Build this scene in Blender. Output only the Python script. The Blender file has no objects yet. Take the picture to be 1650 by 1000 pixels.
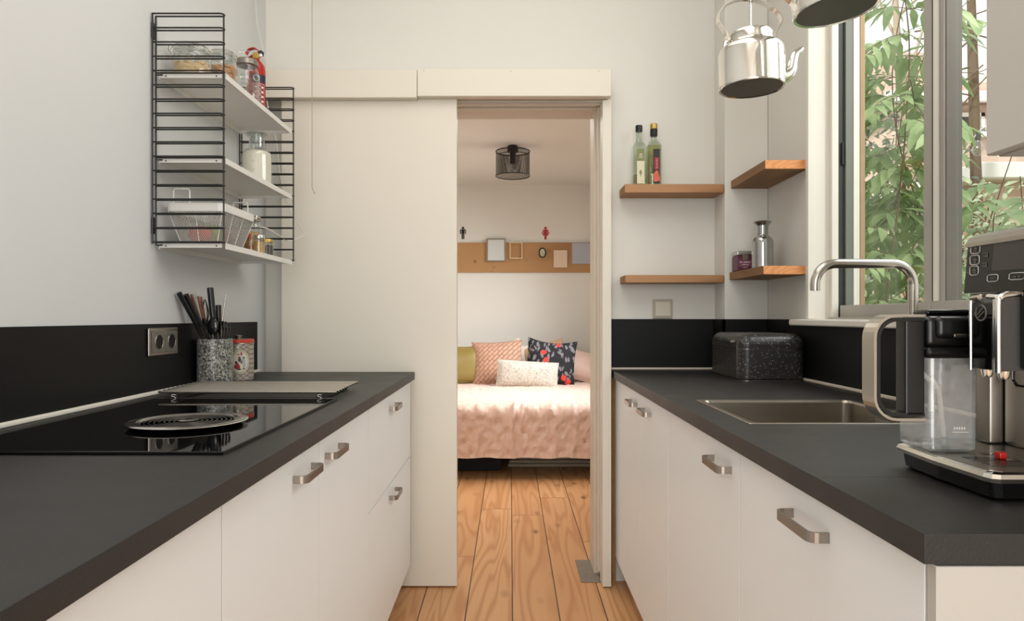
import bpy, bmesh, math, random
from mathutils import Vector, Matrix, noise
random.seed(7)
sc = bpy.context.scene
COL = sc.collection
F = 1105.0; CX = 822.0; CY = 510.0; EYE = 1.124
pi = math.pi
def PT(px, py, Y):            # reference measurement on a plane at distance Y
    return Vector(((px-CX)*Y/F, Y, EYE-(py-CY)*Y/F))
def PX(px, py, X):            # reference measurement on a plane X = const
    Y = X*F/(px-CX)
    return Vector((X, Y, EYE-(py-CY)*Y/F))

# ---------------------------------------------------------------- materials
def lin(c):
    out = []
    for v in c[:3]:
        v /= 255.0
        out.append(v/12.92 if v <= 0.04045 else ((v+0.055)/1.055)**2.4)
    return (out[0], out[1], out[2], 1.0)
class NT:
    def __init__(s, name):
        s.m = bpy.data.materials.new(name); s.m.use_nodes = True
        s.t = s.m.node_tree; s.t.nodes.clear()
        s.out = s.t.nodes.new('ShaderNodeOutputMaterial')
    def n(s, typ, ins=None, **props):
        nd = s.t.nodes.new('ShaderNode'+typ)
        for k, v in props.items(): setattr(nd, k, v)
        for k, v in (ins or {}).items():
            if isinstance(v, bpy.types.NodeSocket): s.t.links.new(v, nd.inputs[k])
            else: nd.inputs[k].default_value = v
        return nd
    def link(s, a, b): s.t.links.new(a, b)
    def coords(s, scale=(1, 1, 1), loc=(0, 0, 0)):
        tc = s.n('TexCoord')
        return s.n('Mapping', {'Vector': tc.outputs['Object'], 'Scale': scale, 'Location': loc}).outputs[0]
    def noise(s, vec, scale, detail=3, rough=.5, dist=0):
        return s.n('TexNoise', {'Vector': vec, 'Scale': scale, 'Detail': detail, 'Roughness': rough, 'Distortion': dist}).outputs['Fac']
    def math(s, op, a, b=0.0, c=None):
        d = {0: a, 1: b}
        if c is not None: d[2] = c
        return s.n('Math', d, operation=op).outputs[0]
    def mix(s, fac, a, b, blend='MIX'):
        nd = s.t.nodes.new('ShaderNodeMix'); nd.data_type = 'RGBA'; nd.blend_type = blend
        for k, v in ((0, fac), (6, a), (7, b)):
            if isinstance(v, bpy.types.NodeSocket): s.t.links.new(v, nd.inputs[k])
            else: nd.inputs[k].default_value = v
        return nd.outputs[2]
    def ramp(s, fac, stops):
        nd = s.n('ValToRGB', {'Fac': fac})
        e = nd.color_ramp.elements
        while len(e) < len(stops): e.new(.5)
        for i, (p, c) in enumerate(stops): e[i].position = p; e[i].color = c
        return nd.outputs[0]
    def bump(s, h, strength=.2, dist=.01):
        return s.n('Bump', {'Height': h, 'Strength': strength, 'Distance': dist}).outputs[0]
    def pbr(s, col, rough=.5, metal=0.0, normal=None, **kw):
        d = {'Base Color': col, 'Roughness': rough, 'Metallic': metal}
        if normal is not None: d['Normal'] = normal
        for k, v in kw.items(): d[k.replace('_', ' ')] = v
        p = s.n('BsdfPrincipled', d)
        s.link(p.outputs[0], s.out.inputs[0]); return s.m
def simple(name, c, rough=.5, metal=0.0, var=.06, scale=8, bump=0.0, bscale=60, **kw):
    t = NT(name); v = t.coords()
    base = lin(c); f = t.noise(v, scale, 4)
    dark = tuple(x*(1-var) for x in base[:3])+(1,); lite = tuple(min(1, x*(1+var)) for x in base[:3])+(1,)
    col = t.mix(f, dark, lite)
    nb = t.bump(t.noise(v, bscale, 3), bump, .004) if bump else None
    return t.pbr(col, rough, metal, nb, **kw)
M = {}
M['wall'] = simple('warm_white_plaster', (220, 217, 209), .85, var=.03, scale=2, bump=.08, bscale=40)
M['wall_l'] = simple('daylight_tinted_plaster', (212, 212, 211), .85, var=.03, scale=2, bump=.06, bscale=40)  # cooler than the other walls: window daylight tint put into the colour
M['paint'] = simple('cream_gloss_paint', (222, 215, 201), .42, var=.02, scale=3, bump=.05, bscale=15)
M['jamb'] = simple('aged_cream_paint', (208, 197, 180), .5, var=.05, scale=6, bump=.1, bscale=30)
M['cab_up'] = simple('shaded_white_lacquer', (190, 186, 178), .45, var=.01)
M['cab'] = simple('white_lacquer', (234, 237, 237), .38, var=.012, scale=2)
M['carc'] = simple('shade_dark_carcass', (62, 57, 52), .9)  # coloured dark so the gaps between doors read as shade
M['plinth'] = simple('white_plinth', (210, 205, 196), .6)
M['white_metal'] = simple('white_powder_coat', (222, 219, 213), .4, var=.02)
M['black_metal'] = simple('black_powder_coat', (24, 22, 20), .4, var=.1)
M['black_plastic'] = simple('black_plastic', (14, 14, 14), .3, var=.1)
M['black_gloss'] = simple('black_gloss', (9, 9, 9), .06, var=.1)
M['black_rubber'] = simple('black_rubber', (20, 19, 18), .6, var=.1)
M['darkgrey'] = simple('dark_grey_plastic', (62, 60, 57), .4)
M['socket_grey'] = simple('satin_grey_insert', (112, 108, 101), .35, .4)
M['chrome'] = simple('chrome', (232, 229, 222), .12, 1.0, var=.02)
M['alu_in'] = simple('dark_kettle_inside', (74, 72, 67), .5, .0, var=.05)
M['tap'] = simple('satin_steel', (190, 184, 174), .24, 1.0, var=.02)
M['grey_alu'] = simple('grey_aluminium', (170, 166, 158), .42, .35, var=.04)
M['dark_alu'] = simple('shaded_aluminium', (112, 107, 99), .35, .5, var=.08, scale=20)
M['green_alu'] = simple('dark_green_gasket', (44, 48, 42), .4, var=.1)
M['grn_grey'] = simple('green_grey_profile', (112, 116, 106), .4, var=.05)
M['white_frame'] = simple('white_window_paint', (226, 221, 210), .4, var=.02)
M['outwood'] = simple('raw_outdoor_wood', (170, 142, 112), .8, var=.25, scale=12)
M['red'] = simple('red_enamel', (176, 28, 20), .25, var=.05)
M['red_lid'] = simple('red_lid', (196, 62, 44), .35, var=.05)
M['label_white'] = simple('label_white', (225, 220, 210), .5, var=.02)
M['navy'] = simple('label_navy', (28, 34, 58), .5)
M['brass'] = simple('brass', (190, 160, 90), .3, .8)
M['cream'] = simple('cream_paper', (214, 208, 178), .6)
M['olive'] = simple('olive_paper', (128, 132, 82), .6)
M['lblack'] = simple('black_paper', (32, 28, 26), .5)
M['lred'] = simple('crimson_paper', (150, 36, 48), .5)
M['coral'] = simple('coral_print', (205, 96, 72), .5, var=.3, scale=60)
M['purple'] = simple('purple_tin', (88, 30, 56), .35)
M['mauve'] = simple('mauve_label', (118, 66, 88), .4)
M['pinktext'] = simple('pale_print', (214, 190, 196), .5)
M['tin'] = simple('bare_tin', (196, 192, 186), .22, .9)
M['cord'] = simple('white_cord', (214, 208, 196), .5)
M['string'] = simple('tan_string', (176, 158, 132), .8)
M['copper'] = simple('copper_wood', (128, 84, 58), .4, .3)
M['switch_frame'] = simple('switch_frame', (176, 166, 148), .35)
M['white_plastic'] = simple('ivory_plastic', (206, 198, 180), .35, var=.01)
M['nuts'] = simple('almond_brown', (190, 140, 92), .6, var=.3, scale=40)
M['cracker'] = simple('pale_cracker', (214, 184, 138), .7, var=.2, scale=40)
M['powder'] = simple('white_powder', (232, 224, 208), .8, var=.03, scale=30)
M['pepper'] = simple('dark_peppercorn', (58, 44, 32), .8, var=.6, scale=120)
M['pinkish'] = simple('pink_salt', (190, 130, 118), .7, var=.3, scale=50)
M['orange'] = simple('orange_packet', (214, 92, 62), .5, var=.2, scale=30)
M['green_pk'] = simple('green_packet', (150, 168, 84), .5, var=.2, scale=30)
M['amber'] = simple('amber_seeds', (186, 146, 84), .6, var=.5, scale=90)
M['lampmetal'] = simple('lamp_black', (22, 20, 19), .45)
M['beige_cloth'] = simple('beige_cloth', (172, 160, 140), .9, bump=.3, bscale=200)
M['darkbox'] = simple('dark_fabric_box', (30, 30, 34), .9)
M['grout'] = simple('grey_screed', (132, 122, 108), .9, var=.2, scale=30)
M['dark_gap'] = simple('dark_brown_spot', (40, 34, 28), .9)  # plain dark brown for the small dot on the door casing
M['sky_frame'] = simple('pale_canvas', (202, 206, 202), .8, var=.02)
M['blue_canvas'] = simple('blue_grey_canvas', (168, 172, 178), .8, var=.03)
M['pink_canvas'] = simple('pale_pink_canvas', (216, 194, 170), .8, var=.03)
M['frame_taupe'] = simple('taupe_frame', (140, 126, 106), .5)
M['frame_pine'] = simple('light_frame', (206, 182, 142), .5)
M['redicon'] = simple('red_icon', (168, 32, 44), .5)

def brushed(name, c, rough=.28, axis=2, sc=220, metal=1.0, var=.05):
    t = NT(name)
    s = [sc]*3; s[axis] = 3
    v = t.coords(tuple(s)); f = t.noise(v, 1, 3)
    b = lin(c)
    col = t.mix(f, tuple(x*(1-var) for x in b[:3])+(1,), tuple(min(1, x*(1+var)) for x in b[:3])+(1,))
    r = t.math('ADD', t.math('MULTIPLY', f, .06), rough-.03)
    return t.pbr(col, r, metal)
M['steel'] = brushed('brushed_steel', (172, 166, 157), .3, 0)
M['steel_v'] = brushed('brushed_steel_vertical', (182, 176, 166), .27, 2)
M['nickel'] = brushed('brushed_nickel', (150, 143, 134), .3, 1)
M['sink'] = brushed('sink_steel', (170, 162, 150), .33, 0)
M['machine_steel'] = brushed('machine_steel', (150, 144, 136), .3, 2, sc=90)

def m_counter():
    t = NT('black_laminate'); v = t.coords()
    vo = t.n('TexVoronoi', {'Vector': v, 'Scale': 130.0}).outputs['Distance']
    sp = t.ramp(vo, [(0.0, (1, 1, 1, 1)), (.09, (0, 0, 0, 1))])
    sel = t.ramp(t.noise(v, 60, 2), [(.5, (0, 0, 0, 1)), (.62, (1, 1, 1, 1))])
    f = t.math('MULTIPLY', sp, sel)
    base = t.mix(t.noise(v, 5, 5), lin((24, 23, 22)), lin((33, 31, 29)))
    col = t.mix(t.math('MULTIPLY', f, .8), base, lin((150, 146, 136)))
    nb = t.bump(t.noise(v, 420, 2), .25, .002)
    r = t.math('ADD', t.math('MULTIPLY', t.noise(v, 9, 4), .16), .40)
    return t.pbr(col, r, 0, nb, Specular_IOR_Level=.6)
M['counter'] = m_counter()
M['backsplash'] = simple('black_splashback', (14, 14, 14), .5, var=.08, **{'Specular_IOR_Level': .22})
def m_speckle():
    t = NT('speckled_black_enamel'); v = t.coords()
    vo = t.n('TexVoronoi', {'Vector': v, 'Scale': 150.0}).outputs['Distance']
    sp = t.ramp(vo, [(0.0, (1, 1, 1, 1)), (.16, (1, 1, 1, 1)), (.24, (0, 0, 0, 1))])
    sel = t.ramp(t.noise(v, 75, 2), [(.42, (0, 0, 0, 1)), (.54, (1, 1, 1, 1))])
    f = t.math('MULTIPLY', sp, sel)
    col = t.mix(f, lin((46, 44, 42)), lin((190, 184, 174)))
    return t.pbr(col, .32)
M['speckle'] = m_speckle()
def m_crock():
    t = NT('mottled_grey_stoneware'); v = t.coords()
    f = t.ramp(t.noise(v, 150, 2, .6, 1.2), [(.42, lin((50, 53, 52))), (.5, lin((88, 90, 86))), (.57, lin((170, 168, 158)))])
    return t.pbr(f, .3)
M['crock'] = m_crock()
def m_tinprint():
    t = NT('lattice_print_tin'); v = t.coords()
    sep = t.n('SeparateXYZ', {'Vector': v})
    a = t.math('ADD', t.math('MULTIPLY', sep.outputs[0], 1.0), sep.outputs[2])
    b = t.math('SUBTRACT', sep.outputs[0], sep.outputs[2])
    def ln(x):
        w = t.math('ABSOLUTE', t.math('SUBTRACT', t.math('FRACT', t.math('MULTIPLY', x, 60.0)), .5))
        return t.math('LESS_THAN', w, .08)
    f = t.math('MAXIMUM', ln(a), ln(b))
    col = t.mix(f, lin((178, 168, 158)), lin((118, 106, 100)))
    return t.pbr(col, .3, .3)
M['tinprint'] = m_tinprint()

def m_wood(name, light, mid, dark, stretch=(14, 1.4, 14), rough=.55, planks=False, grain=9.0, knots=True):
    t = NT(name); tc = t.n('TexCoord').outputs['Object']
    sep = t.n('SeparateXYZ', {'Vector': tc})
    x, y, z = sep.outputs[0], sep.outputs[1], sep.outputs[2]
    seam = None; rnd = None
    vec = tc
    if planks:
        u = t.math('MULTIPLY', t.math('SUBTRACT', x, .0087), 1/.1766)
        idx = t.math('FLOOR', u)
        fr = t.math('SUBTRACT', u, idx)
        rnd = t.n('TexWhiteNoise', {'W': idx}, noise_dimensions='1D').outputs['Value']
        # board ends, each board with its own offset
        yy = t.math('ADD', t.math('MULTIPLY', y, .45), t.math('MULTIPLY', rnd, 7.3))
        yi = t.math('FLOOR', yy); yf = t.math('SUBTRACT', yy, yi)
        r2 = t.n('TexWhiteNoise', {'W': t.math('ADD', t.math('MULTIPLY', idx, 17.0), yi)}, noise_dimensions='1D').outputs['Value']
        rnd = r2
        e1 = t.math('LESS_THAN', fr, .012); e2 = t.math('GREATER_THAN', fr, .988)
        e3 = t.math('LESS_THAN', yf, .0018)
        seam = t.math('MAXIMUM', t.math('MAXIMUM', e1, e2), e3)
        off = t.math('MULTIPLY', rnd, 50.0)
        xc = t.math('SUBTRACT', fr, t.math('ADD', .3, t.math('MULTIPLY', rnd, .4)))
        xx = t.math('MULTIPLY', xc, .1766)
        vec = t.n('CombineXYZ', {0: xx, 1: t.math('ADD', y, off), 2: off}).outputs[0]
    mp = t.n('Mapping', {'Vector': vec, 'Scale': stretch}).outputs[0]
    big = t.noise(t.n('Mapping', {'Vector': vec, 'Scale': (5, .42, 5) if planks else tuple(q*.35 for q in stretch)}).outputs[0], 1.0, 2, .5, .3)
    rings = t.math('SINE', t.math('MULTIPLY', big, grain*6.283))
    rings = t.math('POWER', t.math('ADD', t.math('MULTIPLY', rings, .5), .5), 2.5)
    fine = t.noise(t.n('Mapping', {'Vector': mp, 'Scale': (9, .8, 9)}).outputs[0], 1.0, 4)
    col = t.mix(t.math('MULTIPLY', rings, .72 if planks else .6), lin(light), lin(mid))
    col = t.mix(t.math('MULTIPLY', fine, .35), col, lin(mid))
    if knots:
        vo = t.n('TexVoronoi', {'Vector': t.n('Mapping', {'Vector': vec, 'Scale': (7, 3.2, 7)}).outputs[0], 'Scale': 1.0, 'Randomness': 1.0}).outputs['Distance']
        k = t.ramp(vo, [(0, (1, 1, 1, 1)), (.07, (.95, .95, .95, 1)), (.11, (.3, .3, .3, 1)), (.2, (0, 0, 0, 1))])
        col = t.mix(t.math('MULTIPLY', k, .9), col, lin(dark))
    if planks:
        col = t.mix(t.math('MULTIPLY', rnd, .35), col, lin(mid))
        col = t.mix(seam, col, lin((52, 30, 14)))
    nb = t.bump(fine, .12, .003)
    return t.pbr(col, rough, 0, nb)
M['floor'] = m_wood('pine_floorboards', (218, 168, 118), (182, 124, 76), (88, 46, 20), planks=True, rough=.42, grain=13.0)
M['shelfwood'] = m_wood('oiled_board', (176, 130, 88), (138, 96, 60), (78, 50, 30), stretch=(1.6, 16, 16), rough=.6, grain=5)
M['shelfwood_y'] = m_wood('weathered_board', (150, 110, 72), (112, 80, 50), (60, 38, 22), stretch=(16, 1.6, 16), rough=.7, grain=5)
M['endgrain'] = m_wood('sawn_end_grain', (224, 156, 98), (196, 120, 66), (150, 84, 40), stretch=(14, 14, 30), rough=.6, grain=12, knots=False)
M['pineboard'] = m_wood('pine_wall_board', (176, 134, 86), (146, 104, 62), (80, 46, 24), stretch=(1.2, 14, 9), rough=.6, grain=4)
M['rawedge'] = simple('raw_chipboard_edge', (158, 116, 72), .8, var=.3, scale=40)

def m_glass(name, tint=(1, 1, 1), gl=.12, edge=.55, rough=.03):
    t = NT(name)
    tr = t.n('BsdfTransparent', {'Color': tuple(tint)+(1,)})
    g = t.n('BsdfGlossy', {'Color': (1, 1, 1, 1), 'Roughness': rough})
    lw = t.n('LayerWeight', {'Blend': .35}).outputs['Facing']
    f = t.math('ADD', t.math('MULTIPLY', t.math('POWER', lw, 2.0), edge), gl*.5)
    mx = t.n('MixShader', {0: f, 1: tr.outputs[0], 2: g.outputs[0]})
    t.link(mx.outputs[0], t.out.inputs[0]); return t.m
M['pane'] = m_glass('window_glass', (.97, .98, .97), .04, .12, 0.0)
M['jar'] = m_glass('jar_glass', (.86, .88, .87), .16, .6)
M['jar_frost'] = m_glass('frosted_smoky_glass', (.42, .42, .41), .7, .6, .15)
def m_scuff():
    t = NT('scuffed_clear_plastic'); v = t.coords()
    tr = t.n('BsdfTransparent', {'Color': (.86, .87, .87, 1)}); g = t.n('BsdfGlossy', {'Color': (1, 1, 1, 1), 'Roughness': .12}); d = t.n('BsdfDiffuse', {'Color': (.62, .62, .61, 1)})
    lw = t.n('LayerWeight', {'Blend': .35}).outputs['Facing']
    f = t.math('ADD', t.math('MULTIPLY', t.math('POWER', lw, 2.0), .5), .12)
    a = t.n('MixShader', {0: f, 1: tr.outputs[0], 2: g.outputs[0]})
    n_ = t.math('ADD', t.math('MULTIPLY', t.noise(v, 90, 5, .7), .44), .0)
    b = t.n('MixShader', {0: n_, 1: a.outputs[0], 2: d.outputs[0]}); t.link(b.outputs[0], t.out.inputs[0]); return t.m
M['jar_scuff'] = m_scuff()
M['jar_scuff0'] = m_glass('scuffed_clear_plastic', (.72, .73, .73), .35, .5, .18)
M['oil'] = m_glass('pale_oil', (.78, .74, .38), .1, .35)
M['oil_glass'] = m_glass('bottle_glass', (.82, .86, .8), .15, .6)
def m_mesh(name):
    t = NT(name); v = t.n('TexCoord').outputs['Object']
    sep = t.n('SeparateXYZ', {'Vector': v})
    ang = t.n('Math', {0: sep.outputs[1], 1: sep.outputs[0]}, operation='ARCTAN2').outputs[0]
    def ln(x, k):
        w = t.math('ABSOLUTE', t.math('SUBTRACT', t.math('FRACT', t.math('MULTIPLY', x, k)), .5))
        return t.math('LESS_THAN', w, .17)
    f = t.math('MAXIMUM', ln(ang, 26.0), ln(sep.outputs[2], 170.0))
    tr = t.n('BsdfTransparent'); d = t.n('BsdfDiffuse', {'Color': lin((46, 42, 38))})
    mx = t.n('MixShader', {0: f, 1: tr.outputs[0], 2: d.outputs[0]})
    t.link(mx.outputs[0], t.out.inputs[0]); return t.m
M['basket_wire'] = simple('grey_white_wire', (168, 164, 157), .5)
M['wiremesh'] = m_mesh('black_wire_mesh')
def m_leaf(name, a, b, sc=9):
    t = NT(name); v = t.coords()
    col = t.mix(t.ramp(t.noise(v, sc, 2), [(.35, (0, 0, 0, 1)), (.65, (1, 1, 1, 1))]), lin(a), lin(b))
    d = t.n('BsdfPrincipled', {'Base Color': col, 'Roughness': .5})
    tl = t.n('BsdfTranslucent', {'Color': col})
    mx = t.n('MixShader', {0: .4, 1: d.outputs[0], 2: tl.outputs[0]})
    t.link(mx.outputs[0], t.out.inputs[0]); return t.m
M['leaf'] = m_leaf('vine_leaf', (140, 166, 112), (182, 202, 148))
M['leaf2'] = m_leaf('bush_leaf', (136, 154, 112), (200, 210, 176), 14)
M['leaf3'] = m_leaf('conifer_leaf', (92, 104, 84), (130, 140, 112), 14)
M['bark'] = simple('pale_bark', (168, 150, 128), .9, var=.3, scale=18, bump=.3)
M['twig'] = simple('brown_twig', (104, 84, 62), .8)
def m_brick(name, c1, c2, mortar, scale=4.0):
    t = NT(name); tc = t.n('TexCoord').outputs['Object']
    sep = t.n('SeparateXYZ', {'Vector': tc})
    v = t.n('CombineXYZ', {0: t.math('ADD', sep.outputs[0], sep.outputs[1]), 1: sep.outputs[2], 2: 0.0}).outputs[0]
    b = t.n('TexBrick', {'Vector': v, 'Color1': lin(c1), 'Color2': lin(c2), 'Mortar': lin(mortar), 'Scale': scale, 'Mortar Size': .012, 'Brick Width': .9, 'Row Height': .28})
    return t.pbr(b.outputs[0], .9)
M['brick'] = m_brick('pale_brick', (188, 164, 146), (204, 182, 164), (206, 196, 182))
M['brick2'] = m_brick('orange_brick', (180, 148, 124), (194, 162, 138), (190, 176, 156))
M['rooftile'] = m_brick('clay_roof_tiles', (182, 148, 130), (202, 172, 152), (146, 116, 100), 5.0)
M['grass'] = simple('garden_ground', (150, 156, 118), .95, var=.4, scale=4)
M['white_out'] = simple('white_fascia', (236, 232, 224), .6)

def m_pink_weave():
    t = NT('woven_pink_fabric'); v = t.n('TexCoord').outputs['Object']
    r = t.n('Mapping', {'Vector': v, 'Rotation': (0, math.radians(45), 0), 'Scale': (22, 22, 22)}).outputs[0]
    sep = t.n('SeparateXYZ', {'Vector': r})
    vv = t.n('CombineXYZ', {0: sep.outputs[0], 1: sep.outputs[2], 2: 0.0}).outputs[0]
    b = t.n('TexBrick', {'Vector': vv, 'Color1': (1, 1, 1, 1), 'Color2': (.8, .8, .8, 1), 'Mortar': (0, 0, 0, 1), 'Scale': 1.0, 'Mortar Size': .07, 'Mortar Smooth': 1.0, 'Brick Width': 1.4, 'Row Height': .7})
    col = t.mix(b.outputs[0], lin((150, 106, 84)), lin((196, 154, 128)))
    return t.pbr(col, .8, 0, t.bump(b.outputs[0], .8, .01))
M['pillow_pink'] = m_pink_weave()
def m_floral():
    t = NT('dark_floral_print'); v = t.n('TexCoord').outputs['Object']
    vd = t.n('VectorMath', {0: v, 1: t.n('VectorMath', {0: t.n('TexNoise', {'Vector': v, 'Scale': 14.0}).outputs['Color'], 'Scale': .07}, operation='SCALE').outputs[0]}, operation='ADD').outputs[0]
    sp = t.n('SeparateXYZ', {'Vector': vd}); v2 = t.n('CombineXYZ', {0: sp.outputs[0], 1: sp.outputs[2], 2: 0.0}).outputs[0]
    st = t.n('Mapping', {'Vector': v2, 'Rotation': (0, 0, .8), 'Scale': (30, 12, 1)}).outputs[0]
    lf = t.n('TexVoronoi', {'Vector': st, 'Scale': 1.0}, voronoi_dimensions='2D').outputs['Distance']
    leaf = t.ramp(lf, [(.0, (1, 1, 1, 1)), (.28, (.75, .75, .75, 1)), (.36, (0, 0, 0, 1))])
    sel = t.ramp(t.noise(v, 15, 2), [(.34, (0, 0, 0, 1)), (.42, (1, 1, 1, 1))])
    leaf = t.math('MULTIPLY', t.math('MULTIPLY', leaf, sel), .75)
    col = t.mix(leaf, lin((24, 23, 26)), lin((150, 144, 148)))
    fl = t.n('TexVoronoi', {'Vector': v2, 'Scale': 10.0}, voronoi_dimensions='2D')
    spot = t.ramp(fl.outputs['Distance'], [(.0, (1, 1, 1, 1)), (.20, (1, 1, 1, 1)), (.25, (0, 0, 0, 1))])
    rs = t.math('GREATER_THAN', t.n('SeparateColor', {0: fl.outputs['Color']}).outputs[0], .62)
    col = t.mix(t.math('MULTIPLY', spot, rs), col, lin((216, 62, 50)))
    return t.pbr(col, .8)
M['pillow_floral'] = m_floral()
def m_knit():
    t = NT('white_knit'); v = t.n('TexCoord').outputs['Object']
    c = t.n('TexVoronoi', {'Vector': t.n('Mapping', {'Vector': v, 'Scale': (1, .3, 1.3)}).outputs[0], 'Scale': 75.0}).outputs['Distance']
    col = t.mix(c, lin((222, 215, 203)), lin((160, 148, 132)))
    return t.pbr(col, .95, 0, t.bump(c, -.6, .006))
M['pillow_knit'] = m_knit()
M['mustard'] = simple('mustard_satin', (138, 118, 60), .35, var=.2, scale=5, bump=.2, bscale=12)
M['pillow_white'] = simple('white_cotton', (212, 202, 188), .9, bump=.2, bscale=20)
M['pillow_tan'] = simple('tan_linen', (186, 150, 116), .9, bump=.2, bscale=40)
M['quilt'] = simple('blush_quilt', (220, 188, 170), .5, var=.05, scale=6, bump=.3, bscale=55, Sheen_Weight=.3)
M['quilt_mark'] = simple('quilt_tuft', (120, 84, 66), .8)
M['sheet'] = simple('grey_sheet', (180, 168, 150), .9, bump=.3, bscale=50)
M['hob'] = simple('black_ceramic_glass', (6, 6, 6), .03, var=.1)
M['disc_in'] = simple('dark_steel_disc', (84, 80, 75), .3, .9)
M['marks'] = simple('pale_grey_print', (196, 192, 186), .4)
M['screen'] = simple('dark_display', (56, 54, 50), .2)
M['dim'] = simple('dim_print', (88, 85, 80), .4)
M['bulbglass'] = m_glass('bulb_glass', (.93, .93, .9), .2, .5)

# ---------------------------------------------------------------- mesh builder
WL = {}
class MB:
    def __init__(s): s.v = []; s.f = []; s.s = []; s.m = []
    def add(s, vs, fs, smooth=False, mi=0):
        o = len(s.v); s.v += [tuple(q) for q in vs]
        for f in fs: s.f.append([i+o for i in f]); s.s.append(smooth); s.m.append(mi)
        return s
    def box(s, x0, x1, y0, y1, z0, z1, mi=0):
        vs = [(x0,y0,z0),(x1,y0,z0),(x1,y1,z0),(x0,y1,z0),(x0,y0,z1),(x1,y0,z1),(x1,y1,z1),(x0,y1,z1)]
        return s.add(vs, [(0,3,2,1),(4,5,6,7),(0,1,5,4),(1,2,6,5),(2,3,7,6),(3,0,4,7)], False, mi)
    def rbox(s, x0, x1, y0, y1, z0, z1, r=.004, seg=2, mi=0, mat=None, which=None):
        bm = bmesh.new(); bmesh.ops.create_cube(bm, size=1)
        sx, sy, sz = x1-x0, y1-y0, z1-z0
        for v in bm.verts: v.co = Vector(((v.co.x+.5)*sx+x0, (v.co.y+.5)*sy+y0, (v.co.z+.5)*sz+z0))
        ed = [e for e in bm.edges if which is None or which(e)]
        r = min(r, .499*min(sx, sy, sz)) if which is None else r
        bmesh.ops.bevel(bm, geom=ed, offset=r, segments=seg, profile=.5, affect='EDGES')
        return s.take(bm, True, mi, mat)
    def take(s, bm, smooth, mi=0, mat=None):
        if mat: bm.transform(mat)
        bm.verts.ensure_lookup_table()
        for i, v in enumerate(bm.verts): v.index = i
        s.add([v.co.copy() for v in bm.verts], [[v.index for v in f.verts] for f in bm.faces], smooth, mi)
        bm.free(); return s
    def lathe(s, prof, c=(0,0,0), seg=28, mi=0, smooth=True, sx=1, sy=1):
        vs = []; fs = []; n = len(prof)
        for (r, z) in prof:
            for k in range(seg):
                a = 2*pi*k/seg; vs.append((c[0]+r*sx*math.cos(a), c[1]+r*sy*math.sin(a), c[2]+z))
        for i in range(n-1):
            for k in range(seg):
                k2 = (k+1) % seg; fs.append((i*seg+k, i*seg+k2, (i+1)*seg+k2, (i+1)*seg+k))
        if prof[0][0] > 1e-5: fs.append(tuple(reversed(range(seg))))
        if prof[-1][0] > 1e-5: fs.append(tuple(range((n-1)*seg, n*seg)))
        return s.add(vs, fs, smooth, mi)
    def tube(s, pts, r, seg=8, closed=False, mi=0, smooth=True, caps=True):
        pts = [Vector(p) for p in pts]; n = len(pts)
        rr = r if isinstance(r, (list, tuple)) else [r]*n
        tang = []
        for i in range(n):
            a = pts[(i-1) % n] if closed or i > 0 else pts[i]
            b = pts[(i+1) % n] if closed or i < n-1 else pts[i]
            d = (b-a); tang.append(d.normalized() if d.length > 1e-9 else Vector((0,0,1)))
        up = Vector((0,0,1)) if abs(tang[0].z) < .9 else Vector((1,0,0))
        nrm = tang[0].cross(up).normalized(); vs = []; fs = []
        for i in range(n):
            nrm = (nrm - tang[i]*nrm.dot(tang[i]))
            nrm = nrm.normalized() if nrm.length > 1e-6 else tang[i].orthogonal().normalized()
            bn = tang[i].cross(nrm)
            for k in range(seg):
                a = 2*pi*k/seg; vs.append(pts[i]+(nrm*math.cos(a)+bn*math.sin(a))*rr[i])
        for i in range(n if closed else n-1):
            j = (i+1) % n
            for k in range(seg):
                k2 = (k+1) % seg; fs.append((i*seg+k, i*seg+k2, j*seg+k2, j*seg+k))
        if caps and not closed:
            fs.append(tuple(reversed(range(seg)))); fs.append(tuple(range((n-1)*seg, n*seg)))
        return s.add(vs, fs, smooth, mi)
    def strip(s, pts, side, w, t, mi=0, smooth=False):
        # rectangular section swept along pts; side = width direction
        pts = [Vector(p) for p in pts]; n = len(pts); side = Vector(side).normalized(); vs = []; fs = []
        for i in range(n):
            a = pts[max(i-1, 0)]; b = pts[min(i+1, n-1)]; d = (b-a).normalized()
            nn = d.cross(side).normalized()
            for (u, v) in ((-1,-1),(1,-1),(1,1),(-1,1)): vs.append(pts[i]+side*(u*w/2)+nn*(v*t/2))
        for i in range(n-1):
            for k in range(4):
                k2 = (k+1) % 4; fs.append((i*4+k, i*4+k2, (i+1)*4+k2, (i+1)*4+k))
        fs.append((3,2,1,0)); fs.append(tuple(range((n-1)*4, n*4)))
        return s.add(vs, fs, smooth, mi)
    def prism(s, poly, fn, d0, d1, mi=0, smooth=False):
        # poly: 2-D points; fn(u,v,d)->3-D
        n = len(poly); vs = [fn(u, v, d0) for u, v in poly]+[fn(u, v, d1) for u, v in poly]
        fs = [tuple(reversed(range(n))), tuple(range(n, 2*n))]
        for k in range(n): fs.append((k, (k+1) % n, n+(k+1) % n, n+k))
        return s.add(vs, fs, smooth, mi)
    def sph(s, c, r, sx=1, sy=1, sz=1, seg=14, rings=8, mi=0, mat=None):
        vs = []; fs = []
        for i in range(rings+1):
            th = pi*i/rings
            for k in range(seg):
                a = 2*pi*k/seg
                p = Vector((r*sx*math.sin(th)*math.cos(a), r*sy*math.sin(th)*math.sin(a), r*sz*math.cos(th)))
                if mat: p = mat @ p
                vs.append(p+Vector(c))
        for i in range(rings):
            for k in range(seg):
                k2 = (k+1) % seg; fs.append((i*seg+k, (i+1)*seg+k, (i+1)*seg+k2, i*seg+k2))
        return s.add(vs, fs, True, mi)
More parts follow.
